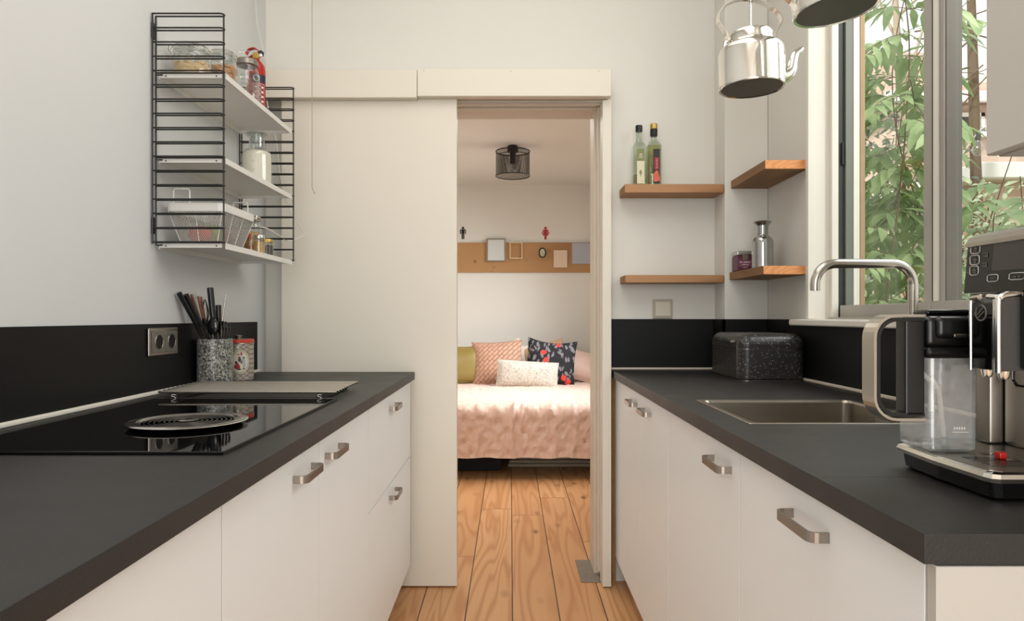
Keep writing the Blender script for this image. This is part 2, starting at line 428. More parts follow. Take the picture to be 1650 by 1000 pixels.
    def ring(s, c, R, r, axis='z', seg=32, rs=6, mi=0, sx=1, sy=1):
        pts = []
        for k in range(seg):
            a = 2*pi*k/seg; u, v = R*sx*math.cos(a), R*sy*math.sin(a)
            p = {'z': (u, v, 0), 'y': (u, 0, v), 'x': (0, u, v)}[axis]
            pts.append(Vector(c)+Vector(p))
        return s.tube(pts, r, rs, True, mi)
    def xf(s, mat):
        s.v = [tuple(mat @ Vector(q)) for q in s.v]; return s
    def build(s, name, mats, parent=None, weighted=True, origin=None):
        if not isinstance(mats, (list, tuple)): mats = [mats]
        if parent is not None: off = WL[parent.as_pointer()]
        elif origin is not None: off = Vector(origin)
        else:
            xs = [q[0] for q in s.v]; ys = [q[1] for q in s.v]; zs = [q[2] for q in s.v]
            off = Vector(((min(xs)+max(xs))/2, (min(ys)+max(ys))/2, min(zs)))
        me = bpy.data.meshes.new(name)
        me.from_pydata([(q[0]-off.x, q[1]-off.y, q[2]-off.z) for q in s.v], [], s.f)
        me.polygons.foreach_set('use_smooth', s.s)
        me.polygons.foreach_set('material_index', s.m)
        for m in mats: me.materials.append(M[m] if isinstance(m, str) else m)
        me.validate(); me.update()
        o = bpy.data.objects.new(name, me); COL.objects.link(o)
        if parent is not None: o.parent = parent
        else: o.location = off
        WL[o.as_pointer()] = off.copy()
        if weighted and any(s.s):
            try: me.set_sharp_from_angle(angle=math.radians(42))
            except Exception: pass
            wn = o.modifiers.new('weighted', 'WEIGHTED_NORMAL'); wn.keep_sharp = True; wn.weight = 100
        return o
def thing(name, loc, label, cat, group=None):
    o = bpy.data.objects.new(name, None); COL.objects.link(o); o.location = loc
    o.empty_display_size = .05
    WL[o.as_pointer()] = Vector(loc); return tag(o, label, cat, group)
def tag(o, label, cat, group=None, kind=None):
    o['label'] = label; o['category'] = cat
    if group: o['group'] = group
    if kind: o['kind'] = kind
    return o
def struct(o, label=None, cat=None):
    o['kind'] = 'structure'
    if label: o['label'] = label
    if cat: o['category'] = cat
    return o
def arc(c, r, a0, a1, n, fn):
    return [fn(c[0]+r*math.cos(math.radians(a0+(a1-a0)*k/n)), c[1]+r*math.sin(math.radians(a0+(a1-a0)*k/n))) for k in range(n+1)]
def smooth_pts(pts, k=6):
    pts = [Vector(p) for p in pts]; out = []
    n = len(pts)
    for i in range(n-1):
        p0 = pts[max(i-1,0)]; p1 = pts[i]; p2 = pts[i+1]; p3 = pts[min(i+2,n-1)]
        for j in range(k):
            t = j/k
            out.append(.5*((2*p1)+(-p0+p2)*t+(2*p0-5*p1+4*p2-p3)*t*t+(-p0+3*p1-3*p2+p3)*t**3))
    out.append(pts[-1]); return out
# ================================================================ SETTING
XL, XR = -1.04, 1.047
YB = 2.92; YC = 2.78; CEIL = 2.95
DT = 2.036
m = MB().box(-1.9, 1.217, -2.6, 7.0, -.06, 0); struct(m.build('floor', 'floor', origin=(0,0,0)), 'worn pine floorboards running from the kitchen into the bedroom', 'floor')
m = MB().box(XL-.15, XL, -2.6, YB, 0, CEIL); struct(m.build('wall_left', 'wall_l'), 'white plaster wall behind the hob', 'wall')
m = MB().box(XL-.15, -.45, YB, 3.145, 0, CEIL).box(-.45, .40, YB, 3.145, DT, CEIL).box(.40, XR+.17, YB, 3.145, 0, CEIL)
struct(m.build('wall_back', 'wall'), 'cream wall around the bedroom doorway', 'wall')
m = MB().rbox(.87, XR, YC, YB, 0, CEIL, .006, 2); struct(m.build('wall_corner', 'wall'), 'boxed-in wall corner beside the corner shelves', 'wall')
WZ0, WZ1, WY0, WY1 = 1.092, 2.55, 1.08, 2.395
m = MB()
m.box(XR, XR+.17, -2.6, WY0, 0, CEIL).box(XR, XR+.17, WY1, YB, 0, CEIL).box(XR, XR+.17, WY0, WY1, 0, WZ0).box(XR, XR+.17, WY0, WY1, WZ1, CEIL)
struct(m.build('wall_right', 'wall'), 'white wall with the garden window', 'wall')
m = MB().box(XL-.15, XR+.17, -2.6, 3.145, CEIL, CEIL+.1); struct(m.build('ceiling', 'wall'), 'white kitchen ceiling', 'ceiling')
# bedroom
m = MB().box(-1.9, 1.217, 6.75, 6.9, 0, 2.42); struct(m.build('wall_bedroom_back', 'wall'), 'plain bedroom wall behind the bed', 'wall')
m = MB().box(-1.9, -1.75, 3.145, 6.75, 0, 2.42); struct(m.build('wall_bedroom_left', 'wall'), 'left bedroom wall', 'wall')
m = MB().box(1.10, 1.217, 3.145, 4.6, 0, 2.42).box(1.10, 1.217, 4.6, 6.0, 0, .8).box(1.10, 1.217, 4.6, 6.0, 2.1, 2.42).box(1.10, 1.217, 6.0, 6.75, 0, 2.42)
struct(m.build('wall_bedroom_right', 'wall'), 'right bedroom wall with a window opening', 'wall')
m = MB().box(-1.9, 1.217, 3.145, 6.9, 2.42, 2.5); struct(m.build('ceiling_bedroom', 'wall'), 'white bedroom ceiling', 'ceiling')
m = MB().box(-1.9, XL-.15, 3.05, 3.145, 0, 2.42)
struct(m.build('wall_bedroom_front', 'wall'), 'bedroom side of the doorway wall', 'wall')

# door header track cover (two boards, one lower seam)
hd = thing('trim_1', (-.3, 2.82, 2.02), 'long cream board covering the sliding door track', 'trim'); hd['kind'] = 'structure'
MB().rbox(XL+.001, PT(672,0,2.8).x-.001, 2.80, 2.838, 2.018, 2.133, .002, 1).build('board', 'paint', hd)
MB().rbox(PT(672,0,2.8).x+.001, .413, 2.80, 2.838, 2.024, 2.137, .002, 1).build('board', 'paint', hd)
m = MB()
for px, py in ((683, 114), (823, 115), (965, 114)):
    p = PT(px, py, 2.8)
    m.sph((p.x, 2.8005, p.z), .004, sy=.3, seg=8, rings=5)
m.build('screw', 'jamb', hd)
m = MB().box(XL+.001, .413, 2.838, YB-.001, 2.045, 2.12); struct(m.build('trim_2', 'jamb'), 'timber batten behind the track cover', 'trim')
# casing + jamb
m = MB().rbox(.383, .42, 2.842, YB-.001, .004, 2.022, .003, 2); m.sph((.409, 2.843, .045), .003, sy=.4, seg=8, rings=4, mi=1)
struct(m.build('trim_3', ['paint', 'dark_gap']), 'upright cream casing board at the right of the doorway', 'trim')
m = MB()
m.box(.390, .4, YB+.001, 3.0, 0.001, DT)
m.box(.376, .4, 2.95, 2.985, .03, DT-.012)
m.box(.367, .4, 3.0, 3.145, 0.001, DT-.005)
m.box(-.45, .39, 2.93, 2.955, DT-.008, DT-.0005)
m.box(-.45, .39, 2.985, 3.01, DT-.012, DT-.0005)
m.box(-.45, .367, 3.01, 3.145, DT-.006, DT-.0005)
m.box(-.45, -.43, YB, 3.145, 0.001, DT-.001)
struct(m.build('door_frame_1', 'jamb'), 'layered door jamb and lintel lining of the bedroom doorway', 'door frame')
m = MB().box(.30, .385, 2.90, 3.16, .0005, .004); struct(m.build('trim_4', 'grout'), 'grey worn patch in the floor at the jamb', 'threshold')
# sliding door
d = thing('door_1', (-.585, 2.862, 0), 'wide flat cream sliding door pushed half open', 'door'); d['kind'] = 'structure'
MB().rbox(-.948, -.221, 2.842, 2.884, .008, 2.045, .002, 2).build('door_leaf', 'paint', d)

# ---- window
w = thing('window_1', (1.17, 1.7, WZ0), 'aluminium framed garden window over the worktop', 'window'); w['kind'] = 'structure'
y1 = WY1
m = MB(); m.box(1.048, 1.217, y1-.006, y1-.0005, 1.1155, WZ1-.001); m.rbox(1.047-.012, 1.060, y1-.012, y1+.012, 1.1155, WZ1-.001, .003, 2)
m.box(1.098, 1.104, y1-.007, y1-.005, 1.1155, WZ1, 1); m.rbox(1.113, 1.137, y1-.022, y1-.006, 1.1155, WZ1-.001, .002, 1)
m.build('reveal_lining', ['white_frame', 'jamb'], w)
m = MB(); m.box(1.137, 1.162, y1-.012, y1-.006, 1.1155, WZ1-.001); m.box(1.162, 1.188, y1-.022, y1-.006, 1.1155, WZ1-.001, 1)
m.box(1.188, 1.203, y1-.024, y1-.006, 1.16, WZ1-.001, 2)
zz = PT(0, 265, 2.37).z, PT(0, 228, 2.37).z
m.rbox(1.150, 1.158, y1-.020, y1-.012, zz[0], zz[1], .002, 1, mi=3)
m.build('far_stile', ['green_alu', 'grn_grey', 'white_frame', 'black_metal'], w)
# bottom rails and head
m = MB(); m.rbox(1.137, 1.205, 1.86, y1-.03, 1.1155, 1.163, .002, 1); m.rbox(1.137, 1.205, WY0+.001, 1.83, 1.1155, 1.166, .002, 1)
m.box(1.10, 1.137, WY0+.001, y1-.025, 1.1155, 1.122); m.box(1.137, 1.205, WY0+.001, y1-.03, 2.5, WZ1-.001)
m.build('rail', 'grey_alu', w)
m = MB(); m.rbox(1.14, 1.186, 1.80, 1.892, 1.1165, 2.5, .002, 1)
m.build('mullion', 'grey_alu', w)
m = MB(); m.box(1.143, 1.184, 1.796, 1.7995, 1.166, 2.5); m.box(1.137, 1.1395, 1.846, 1.849, 1.166, 2.5, 1); m.box(1.136, 1.1395, 1.82, 1.842, 1.166, 2.5, 2)
m.build('mullion_gasket', ['dark_alu', 'green_alu', 'white_frame'], w)
m = MB(); m.rbox(1.14, 1.19, WY0+.001, WY0+.06, 1.1165, 2.5, .002, 1); m.build('near_stile', 'grey_alu', w)
MB().box(1.192, 1.196, 1.86, 2.372, 1.15, 2.51).build('pane', 'pane', w)
MB().box(1.166, 1.170, WY0+.03, 1.79, 1.15, 2.51).build('pane', 'pane', w)
m = MB().rbox(1.0, 1.136, WY0+.001, 2.464, 1.0925, 1.115, .006, 3)
# the sill sits on the wall opening; trimmed where it meets the wall
struct(m.build('trim_5', 'white_frame'), 'white painted window sill above the splashback', 'window sill')
m = MB().rbox(1.219, 1.238, y1-.005, y1+.06, -.2, 2.7, .003, 1)
tag(m.build('timber_post', 'outwood'), 'raw brown timber post outside against the far window edge', 'post')

# ================================================================ WORKTOPS
ZT = .90; TH = .031
m = MB().rbox(XL+.001, -.388, -.6, 2.79, ZT-TH, ZT, .002, 2)
tag(m.build('worktop', 'counter'), 'long black laminate worktop on the left holding the hob', 'worktop')
SX0, SX1, SY0, SY1 = .505, .905, 1.435, 1.83
m = MB(); x0, x1 = .427, XR-.001
z0, z1 = ZT-TH, ZT
vs = [(x0,.707),(x1,.707),(x1,YC-.001),(.869,YC-.001),(.869,YB-.001),(x0,YB-.001)]
# top/bottom with a rectangular hole: bridge strips
def slab(m, x0, x1, y0, y1): m.box(x0, x1, y0, y1, z0, z1)
slab(m, x0, x1, .707, SY0); slab(m, x0, SX0, SY0, SY1); slab(m, SX1, x1, SY0, SY1); slab(m, x0, x1, SY1, YC-.001); slab(m, x0, .869, YC-.001, YB-.001)
m.box(x0+.001, x1-.12, .9585, .9592, z1-.001, z1+.0002, 1)
rw = tag(m.build('worktop', ['counter', 'black_metal']), 'black laminate worktop on the right with the sink cut into it', 'worktop')

# splashbacks
m = MB().box(XL+.001, XL+.012, -.6, 2.79, ZT+.006, 1.103)
tag(m.build('splashback', 'backsplash'), 'black splashback panel along the left wall behind the hob', 'splashback')
m = MB().box(.421, .868, YB-.012, YB-.001, ZT+.006, 1.114)
tag(m.build('splashback', 'backsplash'), 'short black splashback on the back wall under the light switch', 'splashback')
m = MB().box(.859, .869, YC-.012, YB-.013, ZT+.006, 1.114).box(.859, XR-.013, YC-.012, YC-.001, ZT+.006, 1.114).box(XR-.012, XR-.001, .72, YC-.001, ZT+.006, 1.0915).box(XR-.012, XR-.001, 2.466, YC-.001, 1.0915, 1.114)
tag(m.build('splashback', 'backsplash'), 'black splashback wrapping the wall corner and running under the window sill', 'splashback')
# sealing strips
m = MB().rbox(XL+.013, XL+.024, -.6, 2.79, ZT+.0003, ZT+.011, .003, 2)
tag(m.build('sealing_strip', 'white_frame'), 'thin white sealing strip along the left worktop and splashback', 'trim strip')
m = MB().rbox(.428, .858, YB-.022, YB-.013, ZT+.0003, ZT+.009, .002, 1).rbox(XR-.023, XR-.013, .72, YC-.013, ZT+.0003, ZT+.010, .003, 2)
tag(m.build('sealing_strip', 'jamb'), 'cream sealing strip along the right worktop and splashback', 'trim strip')

# ================================================================ CABINETS
def handle_mb(xf, xo, ya, yb, z, s):
    # xf door face, xo outer face X, ya..yb along Y; flat strap with rounded corners and two feet
    r = .012; m = MB(); g = 1 if xo > xf else -1
    pts = [(xf, ya)]
    pts += [(xo-g*r+g*r*math.cos(math.radians(90-a)) if 0 else xo-g*r*(1-math.sin(math.radians(a))), ya+r*(1-math.cos(math.radians(a)))) for a in (0, 22, 45, 67, 90)]
    pts += [(xo-g*r*(1-math.cos(math.radians(a))), yb-r*(1-math.sin(math.radians(a)))) for a in (0, 22, 45, 67, 90)]
    pts += [(xf, yb)]
    P3 = [Vector((p[0], p[1], z)) for p in pts]
    m.strip(P3, (0, 0, 1), .0145, .0042)
    return m
def cabinet(name, label, cat, side, y0, y1, fronts, near_panel=False, z0=.115, group=None):
    # side -1 left run, +1 right run. fronts: list of (kind, ya, yb, za, zb, handle(ya,yb,z) or None)
    if side < 0: xf, xb, xo = -.406, XL+.003, -.380
    else: xf, xb, xo = .44, (.866 if y1 > 2.5 else XR-.003), .413
    s = 1 if side > 0 else -1
    t = .016
    c = thing(name, ((xf+xb)/2, (y0+y1)/2, 0), label, cat, group)
    xi = xf+s*.0185
    def bx(m, xa, xc, *r): m.box(min(xa, xc), max(xa, xc), *r)
    m = MB(); g = .0015
    yend = y1-g
    bx(m, xi, xb, y0+g, y0+g+t, z0, .866); bx(m, xi, xb, yend-t, yend, z0, .866)
    bx(m, xi, xb, y0+g+t, yend-t, z0, z0+t); bx(m, xb-s*.006, xb, y0+g+t, yend-t, z0+t, .866 if name != 'sink_cabinet' else .8)
    m.build('carcass', 'carc', c)
    m = MB(); bx(m, xf+s*.055, xf+s*.07, y0+g, yend, .002, z0-.002); m.build('plinth', 'plinth', c)
    for (k, ya, yb, za, zb, h) in fronts:
        m = MB(); m.rbox(min(xf, xf+s*.017), max(xf, xf+s*.017), ya+.0021, yb-.0021, za+.0021, zb-.0021, .0003, 1)
        dr = m.build(k, 'cab', c)
        if h: handle_mb(xf, xo, h[0], h[1], h[2], s).build('handle', 'nickel', dr)
    return c
ZB, ZD = .115, .864
def yl(px, X=.406): return X*F/(CX-px)
cabinet('base_cabinet', 'nearest white base cabinet under the left worktop, no handle in view', 'cabinet', -1, -.05, .966,
        [('door', .466, .966, ZB, ZD, None), ('door', -.05, .466, ZB, ZD, None)])
cabinet('base_cabinet', 'white two-door base cabinet below the hob with paired handles', 'cabinet', -1, .966, 1.961,
        [('door', .966, 1.457, ZB, ZD, (1.282, 1.40, .819)), ('door', 1.457, 1.961, ZB, ZD, (1.502, 1.62, .819))])
cabinet('drawer_cabinet', 'white two-drawer cabinet at the door end of the left worktop', 'cabinet', -1, 1.961, 2.785,
        [('drawer', 1.961, 2.785, .558, ZD, (2.30, 2.42, .815)), ('drawer', 1.961, 2.785, ZB, .558, (2.30, 2.42, .516))])
c0 = cabinet('base_cabinet', 'nearest white base cabinet on the right with a wide front and long handle', 'cabinet', 1, .726, 1.314,
        [('door', .7265, 1.314, .118, ZD, (.946, 1.066, .819))])
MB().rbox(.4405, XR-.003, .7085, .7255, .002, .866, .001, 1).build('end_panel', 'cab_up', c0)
cabinet('sink_cabinet', 'white sink base cabinet in the middle of the right run', 'cabinet', 1, 1.314, 1.907,
        [('door', 1.314, 1.907, .118, ZD, (1.362, 1.48, .819))])
cabinet('base_cabinet', 'white two-door base cabinet next to the doorway with handles side by side', 'cabinet', 1, 1.907, 2.877,
        [('door', 1.907, 2.327, .118, ZD, (2.135, 2.245, .819)), ('door', 2.327, 2.877, .118, ZD, (2.37, 2.485, .819))])
m = MB().box(.430, .446, 2.895, 2.915, .001, .866); tag(m.build('filler_strip', 'rawedge'), 'narrow raw wood strip between the door casing and the right cabinets', 'trim strip')

# upper wall cabinet
c = thing('wall_cabinet', (.87, .6, 1.359), 'white wall cabinet high beside the window, cut off by the photo edge', 'cabinet')
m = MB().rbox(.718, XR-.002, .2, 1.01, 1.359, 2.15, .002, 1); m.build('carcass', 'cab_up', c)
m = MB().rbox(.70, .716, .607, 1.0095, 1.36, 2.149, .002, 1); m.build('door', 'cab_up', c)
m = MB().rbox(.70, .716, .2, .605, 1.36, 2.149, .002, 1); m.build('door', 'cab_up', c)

# ================================================================ SINK + TAP
s = thing('kitchen_sink', ((SX0+SX1)/2, (SY0+SY1)/2, .74), 'rectangular stainless steel sink sunk into the right worktop', 'sink')
m = MB(); a0, a1, b0, b1 = SX0+.002, SX1-.002, SY0+.002, SY1-.002
def rrect(x0, x1, y0, y1, r, z, n=5):
    out = []
    for (cx, cy, s0) in ((x1-r, y1-r, 0), (x0+r, y1-r, 90), (x0+r, y0+r, 180), (x1-r, y0+r, 270)):
        for k in range(n+1):
            a = math.radians(s0+90*k/n); out.append((cx+r*math.cos(a), cy+r*math.sin(a), z))
    return out
rings = [rrect(SX0-.007, SX1+.007, SY0-.007, SY1+.007, .004, ZT+.0008), rrect(SX0-.006, SX1+.006, SY0-.006, SY1+.006, .004, ZT+.0022),
         rrect(a0+.004, a1-.004, b0+.004, b1-.004, .018, ZT+.0018), rrect(a0+.006, a1-.006, b0+.006, b1-.006, .02, ZT-.004),
         rrect(a0+.008, a1-.008, b0+.008, b1-.008, .022, .76), rrect(a0+.028, a1-.028, b0+.028, b1-.028, .03, .742), rrect(a0+.15, a1-.15, b0+.15, b1-.15, .02, .739)]
n = len(rings[0])
for i in range(len(rings)-1):
    m.add(rings[i]+rings[i+1], [(k, (k+1) % n, n+(k+1) % n, n+k) for k in range(n)], True)
m.add(rings[-1], [tuple(range(n))], True)
bowl = m.build('bowl', 'sink', s)
MB().lathe([(.038, 0), (.04, .002), (.034, .004), (.03, .0015), (.001, .001)], (.70, 1.63, .7395), 24).build('drain', 'chrome', s)
m = MB(); m.strip([(.93-.045, 1.60, .872), (.93-.045, 1.66, .872)], (0, 0, 1), .012, .003); m.build('overflow', 'chrome', s)
fy = 1.66; fx = .975
f = thing('mixer_tap', (fx, fy, ZT), 'tall brushed steel tap with a square-bent spout over the sink', 'tap')
r = .0115; R = .05; zt = 1.264-r; xo_ = .738
pts = [(fx, fy, ZT+.05), (fx, fy, zt-R)]+arc((fx-R, zt-R), R, 0, 90, 8, lambda u, v: (u, fy, v))+arc((xo_+R, zt-R), R, 90, 180, 8, lambda u, v: (u, fy, v))+[(xo_, fy, 1.187)]
m = MB().tube(pts, r, 18); m.build('spout', 'tap', f)
MB().lathe([(.026, 0), (.026, .004), (.021, .006), (.021, .05), (.019, .052), (.0, .052)], (fx, fy, ZT+.0005), 24).build('base', 'steel_v', f)
m = MB().tube([(fx, fy, .93), (fx, fy-.045, .93)], .011, 14).tube([(fx, fy-.04, .93), (fx-.03, fy-.05, .99)], .004, 8); m.build('lever', 'steel_v', f)

# ================================================================ HOB
hx0, hx1, hy0, hy1 = -.945, -.462, 1.11, 1.83
h = thing('induction_hob', ((hx0+hx1)/2, (hy0+hy1)/2, ZT), 'black glass hob set on the left worktop', 'hob')
MB().rbox(hx0, hx1, hy0, hy1, ZT+.0005, ZT+.006, .0015, 2).build('glass_top', 'hob', h)
m = MB()
m.box(hx1-.003, hx1+.0006, hy0, hy1, ZT+.0004, ZT+.0062); m.box(hx0, hx1, hy1-.002, hy1+.0008, ZT+.0004, ZT+.0062, 1)
m.build('edge_trim', ['black_metal', 'steel'], h)
# disc
dc = (-.652, 1.39, ZT+.0065)
d = thing('hob_disc', dc, 'round ribbed stainless adapter disc lying on the hob', 'heat disc')
MB().lathe([(.085, 0), (.104, .001), (.111, .005), (.1135, .0062), (.114, .0072), (.112, .0085), (.102, .0098), (.094, .0092), (.088, .0074), (.086, .0066)], dc, 48).build('rim', 'chrome', d)
m = MB()
prof = [(.018, .006)]
rr = .024
while rr < .084:
    prof += [(rr, .0052), (rr+.003, .0074), (rr+.006, .0052)]; rr += .009
prof += [(.086, .0066)]
m.lathe(prof, dc, 44); m.build('ribbed_plate', 'disc_in', d)
MB().lathe([(.018, .005), (.020, .0085), (.012, .0098), (.0, .0098)], dc, 28).build('centre_cap', 'chrome', d)
# roll-up drying rack: 10 rods, two side bands
rk = thing('drying_rack', (-.71, 1.98, ZT), 'roll-up steel rod drying rack lying between the hob and the crock', 'rack')
m = MB(); n = 10
for i in range(n):
    t_ = i/(n-1); y = 1.842+t_*.272; xa = -.944-.022*t_; xb = -.466-.004*t_
    m.tube([(xa, y, ZT+.022), (xb, y, ZT+.022)], .0038, 10)
m.build('rod', 'tap', rk)
for xx in (-.90, -.51):
    m = MB().strip([(xx, 1.842, ZT+.010), (xx, 2.112, ZT+.010)], (1, 0, 0), .018, .012)
    m.rbox(xx-.009, xx+.009, 1.834, 1.846, ZT+.0008, ZT+.018, .002, 1); m.rbox(xx-.009, xx+.009, 2.104, 2.116, ZT+.0008, ZT+.018, .002, 1)
    bnd = m.build('rubber_band', 'black_rubber', rk)
    m2 = MB()
    p = [(xx+.005, 1.8335, ZT+.015), (xx-.003, 1.8335, ZT+.016), (xx-.005, 1.8335, ZT+.012), (xx+.003, 1.8335, ZT+.009), (xx+.005, 1.8335, ZT+.005), (xx-.004, 1.8335, ZT+.003)]
    m2.tube(smooth_pts(p, 4), .001, 5); m2.build('embossed_mark', 'marks', bnd)
m = MB().box(-.93, -.47, 1.846, 1.856, ZT+.0008, ZT+.006); m.build('support_bar', 'black_rubber', rk)
# ================================================================ WIRE WALL SHELF
sh = thing('wall_shelf', (-.94, 2.3, 1.33), 'black wire ladder wall shelf with three white metal shelves', 'shelf')
def side_frame(y, ydir):
    m = MB(); xb, xf = XL+.006, -.826; dy = .020*ydir; n = 17; w = .0026
    ya, yb = y, y+dy
    z0, z1 = 1.340, 2.000
    m.tube([(xb, ya, z0-.006), (xb, ya, z1+.002)], w, 8); m.tube([(xb, yb, z0-.006), (xb, yb, z1+.002)], w, 8)
    ym = (ya+yb)/2
    m.tube([(xf-.006, ym, z0-.004), (xf-.006, ym, z1)], w, 8)
    for i in range(n):
        z = z0+(z1-z0)*i/(n-1); rr = abs(dy)/2
        lp = [(xb, ya, z)]+[(xf-.004-rr+rr*math.sin(math.radians(a)), ym+(ya-ym)*math.cos(math.radians(a)), z) for a in (0, 30, 60, 90, 120, 150, 180)]+[(xb, yb, z)]
        m.tube(lp, .0024, 6)
    o = m.build('side_frame', 'black_metal', sh)
    for zc in (1.40, 1.965): MB().rbox(XL+.001, XL+.006, min(ya, yb)+.002, max(ya, yb)-.002, zc-.035, zc+.012, .001, 1).build('mounting_plate', 'black_metal', o)
side_frame(1.982, 1); side_frame(2.622, 1)
for (zt_) in (1.836, 1.588, 1.339):
    m = MB(); x0, x1, y0, y1 = XL+.012, -.832, 2.008, 2.618
    m.box(x0, x1, y0, y1, zt_-.0018, zt_)
    m.box(x1-.002, x1, y0, y1, zt_-.017, zt_-.0018); m.box(x0, x0+.002, y0, y1, zt_-.017, zt_-.0018)
    m.box(x0+.002, x1-.012, y0, y0+.002, zt_-.013, zt_-.0018); m.box(x0+.002, x1-.012, y1-.002, y1, zt_-.013, zt_-.0018)
    for xx in (x0+.018, x1-.03): m.box(xx, xx+.004, y0-.0004, y0, zt_-.010, zt_-.006, 1)
    m.tube([(x0-.006, y0-.004, zt_-.006), (x0+.012, y0-.004, zt_-.006)], .002, 6, mi=1)
    m.build('shelf', ['white_metal', 'black_metal'], sh)
Z1, Z2, Z3 = 1.8362, 1.5882, 1.3392

def jar_body(m, c, r, h, neck, hn, rb=.012, seg=28, t=0):
    m.lathe([(.001, .0), (r-rb, 0), (r-rb*.3, rb*.3), (r, rb), (r, h-rb*1.4), (r-rb*.35, h-rb*.5), (neck+.002, h), (neck, h+.003), (neck, h+hn)], c, seg)
def fill(m, c, r, z0, z1, mi=0): m.lathe([(.001, z0), (r, z0), (r, z1), (.001, z1+.004)], c, 24, mi)
def lumps(m, c, r, z0, z1, n, s, sx=1, sz=.5, mi=0):
    for i in range(n):
        a = random.random()*2*pi; q = r*math.sqrt(random.random()); z = z0+(z1-z0)*random.random()
        if random.random() < .6: q = r*(.85+.15*random.random())
        R = Matrix.Rotation(random.random()*pi, 3, 'Z') @ Matrix.Rotation(random.random()*pi, 3, 'X')
        m.sph((c[0]+q*math.cos(a), c[1]+q*math.sin(a), c[2]+z), s, sx, 1, sz, 8, 5, mi, R)
# clip-top jar with crackers
c = (-.968, 2.085, Z1); j = thing('storage_jar', c, 'low clip-top glass jar of pale crackers on the top wire shelf', 'jar', 'jars on the top wire shelf')
m = MB(); jar_body(m, c, .056, .084, .047, .006); m.build('glass_body', 'jar', j)
m = MB(); fill(m, c, .047, .004, .045); lumps(m, c, .044, .012, .056, 70, .010, 1.2, .6); m.build('crackers', 'cracker', j)
m = MB().lathe([(.050, .092), (.052, .097), (.050, .103), (.036, .112), (.0, .114)], c, 28); m.build('lid', 'jar', j)
def clip(c, r, z, par, ang=180):
    m = MB(); m.ring((c[0], c[1], c[2]+z), r+.001, .0012, 'z', 28, 5); m.ring((c[0], c[1], c[2]+z+.011), r+.002, .0012, 'z', 28, 5)
    ca, sa = math.cos(math.radians(ang)), math.sin(math.radians(ang))
    def q(u, v, w): return (c[0]+u*ca-v*sa, c[1]+u*sa+v*ca, c[2]+w)
    for v in (-.010, .010): m.tube([q(r, v, z+.011), q(r+.010, v, z+.018), q(r+.014, v, z+.004), q(r+.007, v, z-.012), q(r, v, z-.002)], .0012, 5)
    m.tube([q(r+.014, -.010, z+.004), q(r+.014, .010, z+.004)], .0012, 5)
    m.tube([q(-r, -.008, z), q(-r-.008, 0, z+.006), q(-r, .008, z+.011)], .0012, 5)
    m.build('wire_clip', 'chrome', par)
clip(c, .050, .090, j, 190)
# clip jar with nuts
c = (-.938, 2.235, Z1); j = thing('storage_jar', c, 'taller clip-top glass jar of brown nuts on the top wire shelf', 'jar', 'jars on the top wire shelf')
m = MB(); jar_body(m, c, .046, .125, .040, .006); m.build('glass_body', 'jar', j)
m = MB(); fill(m, c, .036, .004, .090); lumps(m, c, .036, .010, .098, 120, .009, 1.5, .6); m.build('nuts', 'nuts', j)
m = MB().lathe([(.042, .132), (.045, .137), (.043, .144), (.03, .152), (.0, .154)], c, 28); m.build('lid', 'jar', j)
clip(c, .043, .130, j, 170)
# mason jar, empty
c = (-.915, 2.385, Z1); j = thing('storage_jar', c, 'empty embossed glass jar with grey screw lid beside the fire extinguisher', 'jar', 'jars on the top wire shelf')
m = MB(); jar_body(m, c, .042, .150, .032, .012, .016); m.build('glass_body', 'jar', j)
m = MB()
for k, (u, v, ln_) in enumerate(((-.4, .115, .03), (-.5, .10, .036), (-.35, .085, .03), (-.45, .07, .034), (-.3, .055, .026))):
    for q in range(5):
        a = math.radians(-95+q*9+k*2); m.sph((c[0]+.0425*math.cos(a), c[1]+.0425*math.sin(a), c[2]+v), .0026, 1, 1, 1.6, 6, 4)
m.build('embossed_pattern', 'jar', j)
m = MB().lathe([(.034, .158), (.037, .159), (.037, .176), (.034, .179), (.0, .179)], c, 28); m.build('lid', 'nickel', j)
# fire extinguisher
c = (-.927, 2.505, Z1); e = thing('fire_extinguisher', c, 'small red fire extinguisher at the end of the top wire shelf', 'extinguisher')
MB().lathe([(.0, 0), (.028, 0), (.0315, .006), (.032, .02), (.032, .185), (.029, .203), (.018, .218), (.011, .222), (.011, .228)], c, 32).build('cylinder', 'red', e)
def band(c, r, a0, a1, z0, z1, mi=0, m=None, n=12):
    m = m or MB(); vs = []
    for k in range(n+1):
        a = math.radians(a0+(a1-a0)*k/n); vs += [(c[0]+r*math.cos(a), c[1]+r*math.sin(a), c[2]+z0), (c[0]+r*math.cos(a), c[1]+r*math.sin(a), c[2]+z1)]
    m.add(vs, [(2*k, 2*k+2, 2*k+3, 2*k+1) for k in range(n)], True, mi); return m
m = band(c, .0323, -100, 5, .135, .165, 0); band(c, .0323, -100, 5, .02, .133, 1, m)
m.build('label', ['navy', 'lred'], e)
m = MB(); a0 = math.radians(-70)
vs = [(c[0]+.0328*math.cos(a0+.013*0+ .36*math.cos(t)), c[1]+.0328*math.sin(a0+.36*math.cos(t)), c[2]+.150+.012*math.sin(t)) for t in [2*pi*k/16 for k in range(16)]]
m.add(vs, [tuple(range(16))])
def outline(c, r, a0, a1, z0, z1, m):
    w = 1.6
    band(c, r, a0, a1, z0, z0+.0012, 0, m, 4); band(c, r, a0, a1, z1-.0012, z1, 0, m, 4); band(c, r, a0, a0+w, z0, z1, 0, m, 2); band(c, r, a1-w, a1, z0, z1, 0, m, 2)
outline(c, .0327, -92, -15, .022, .131, m)
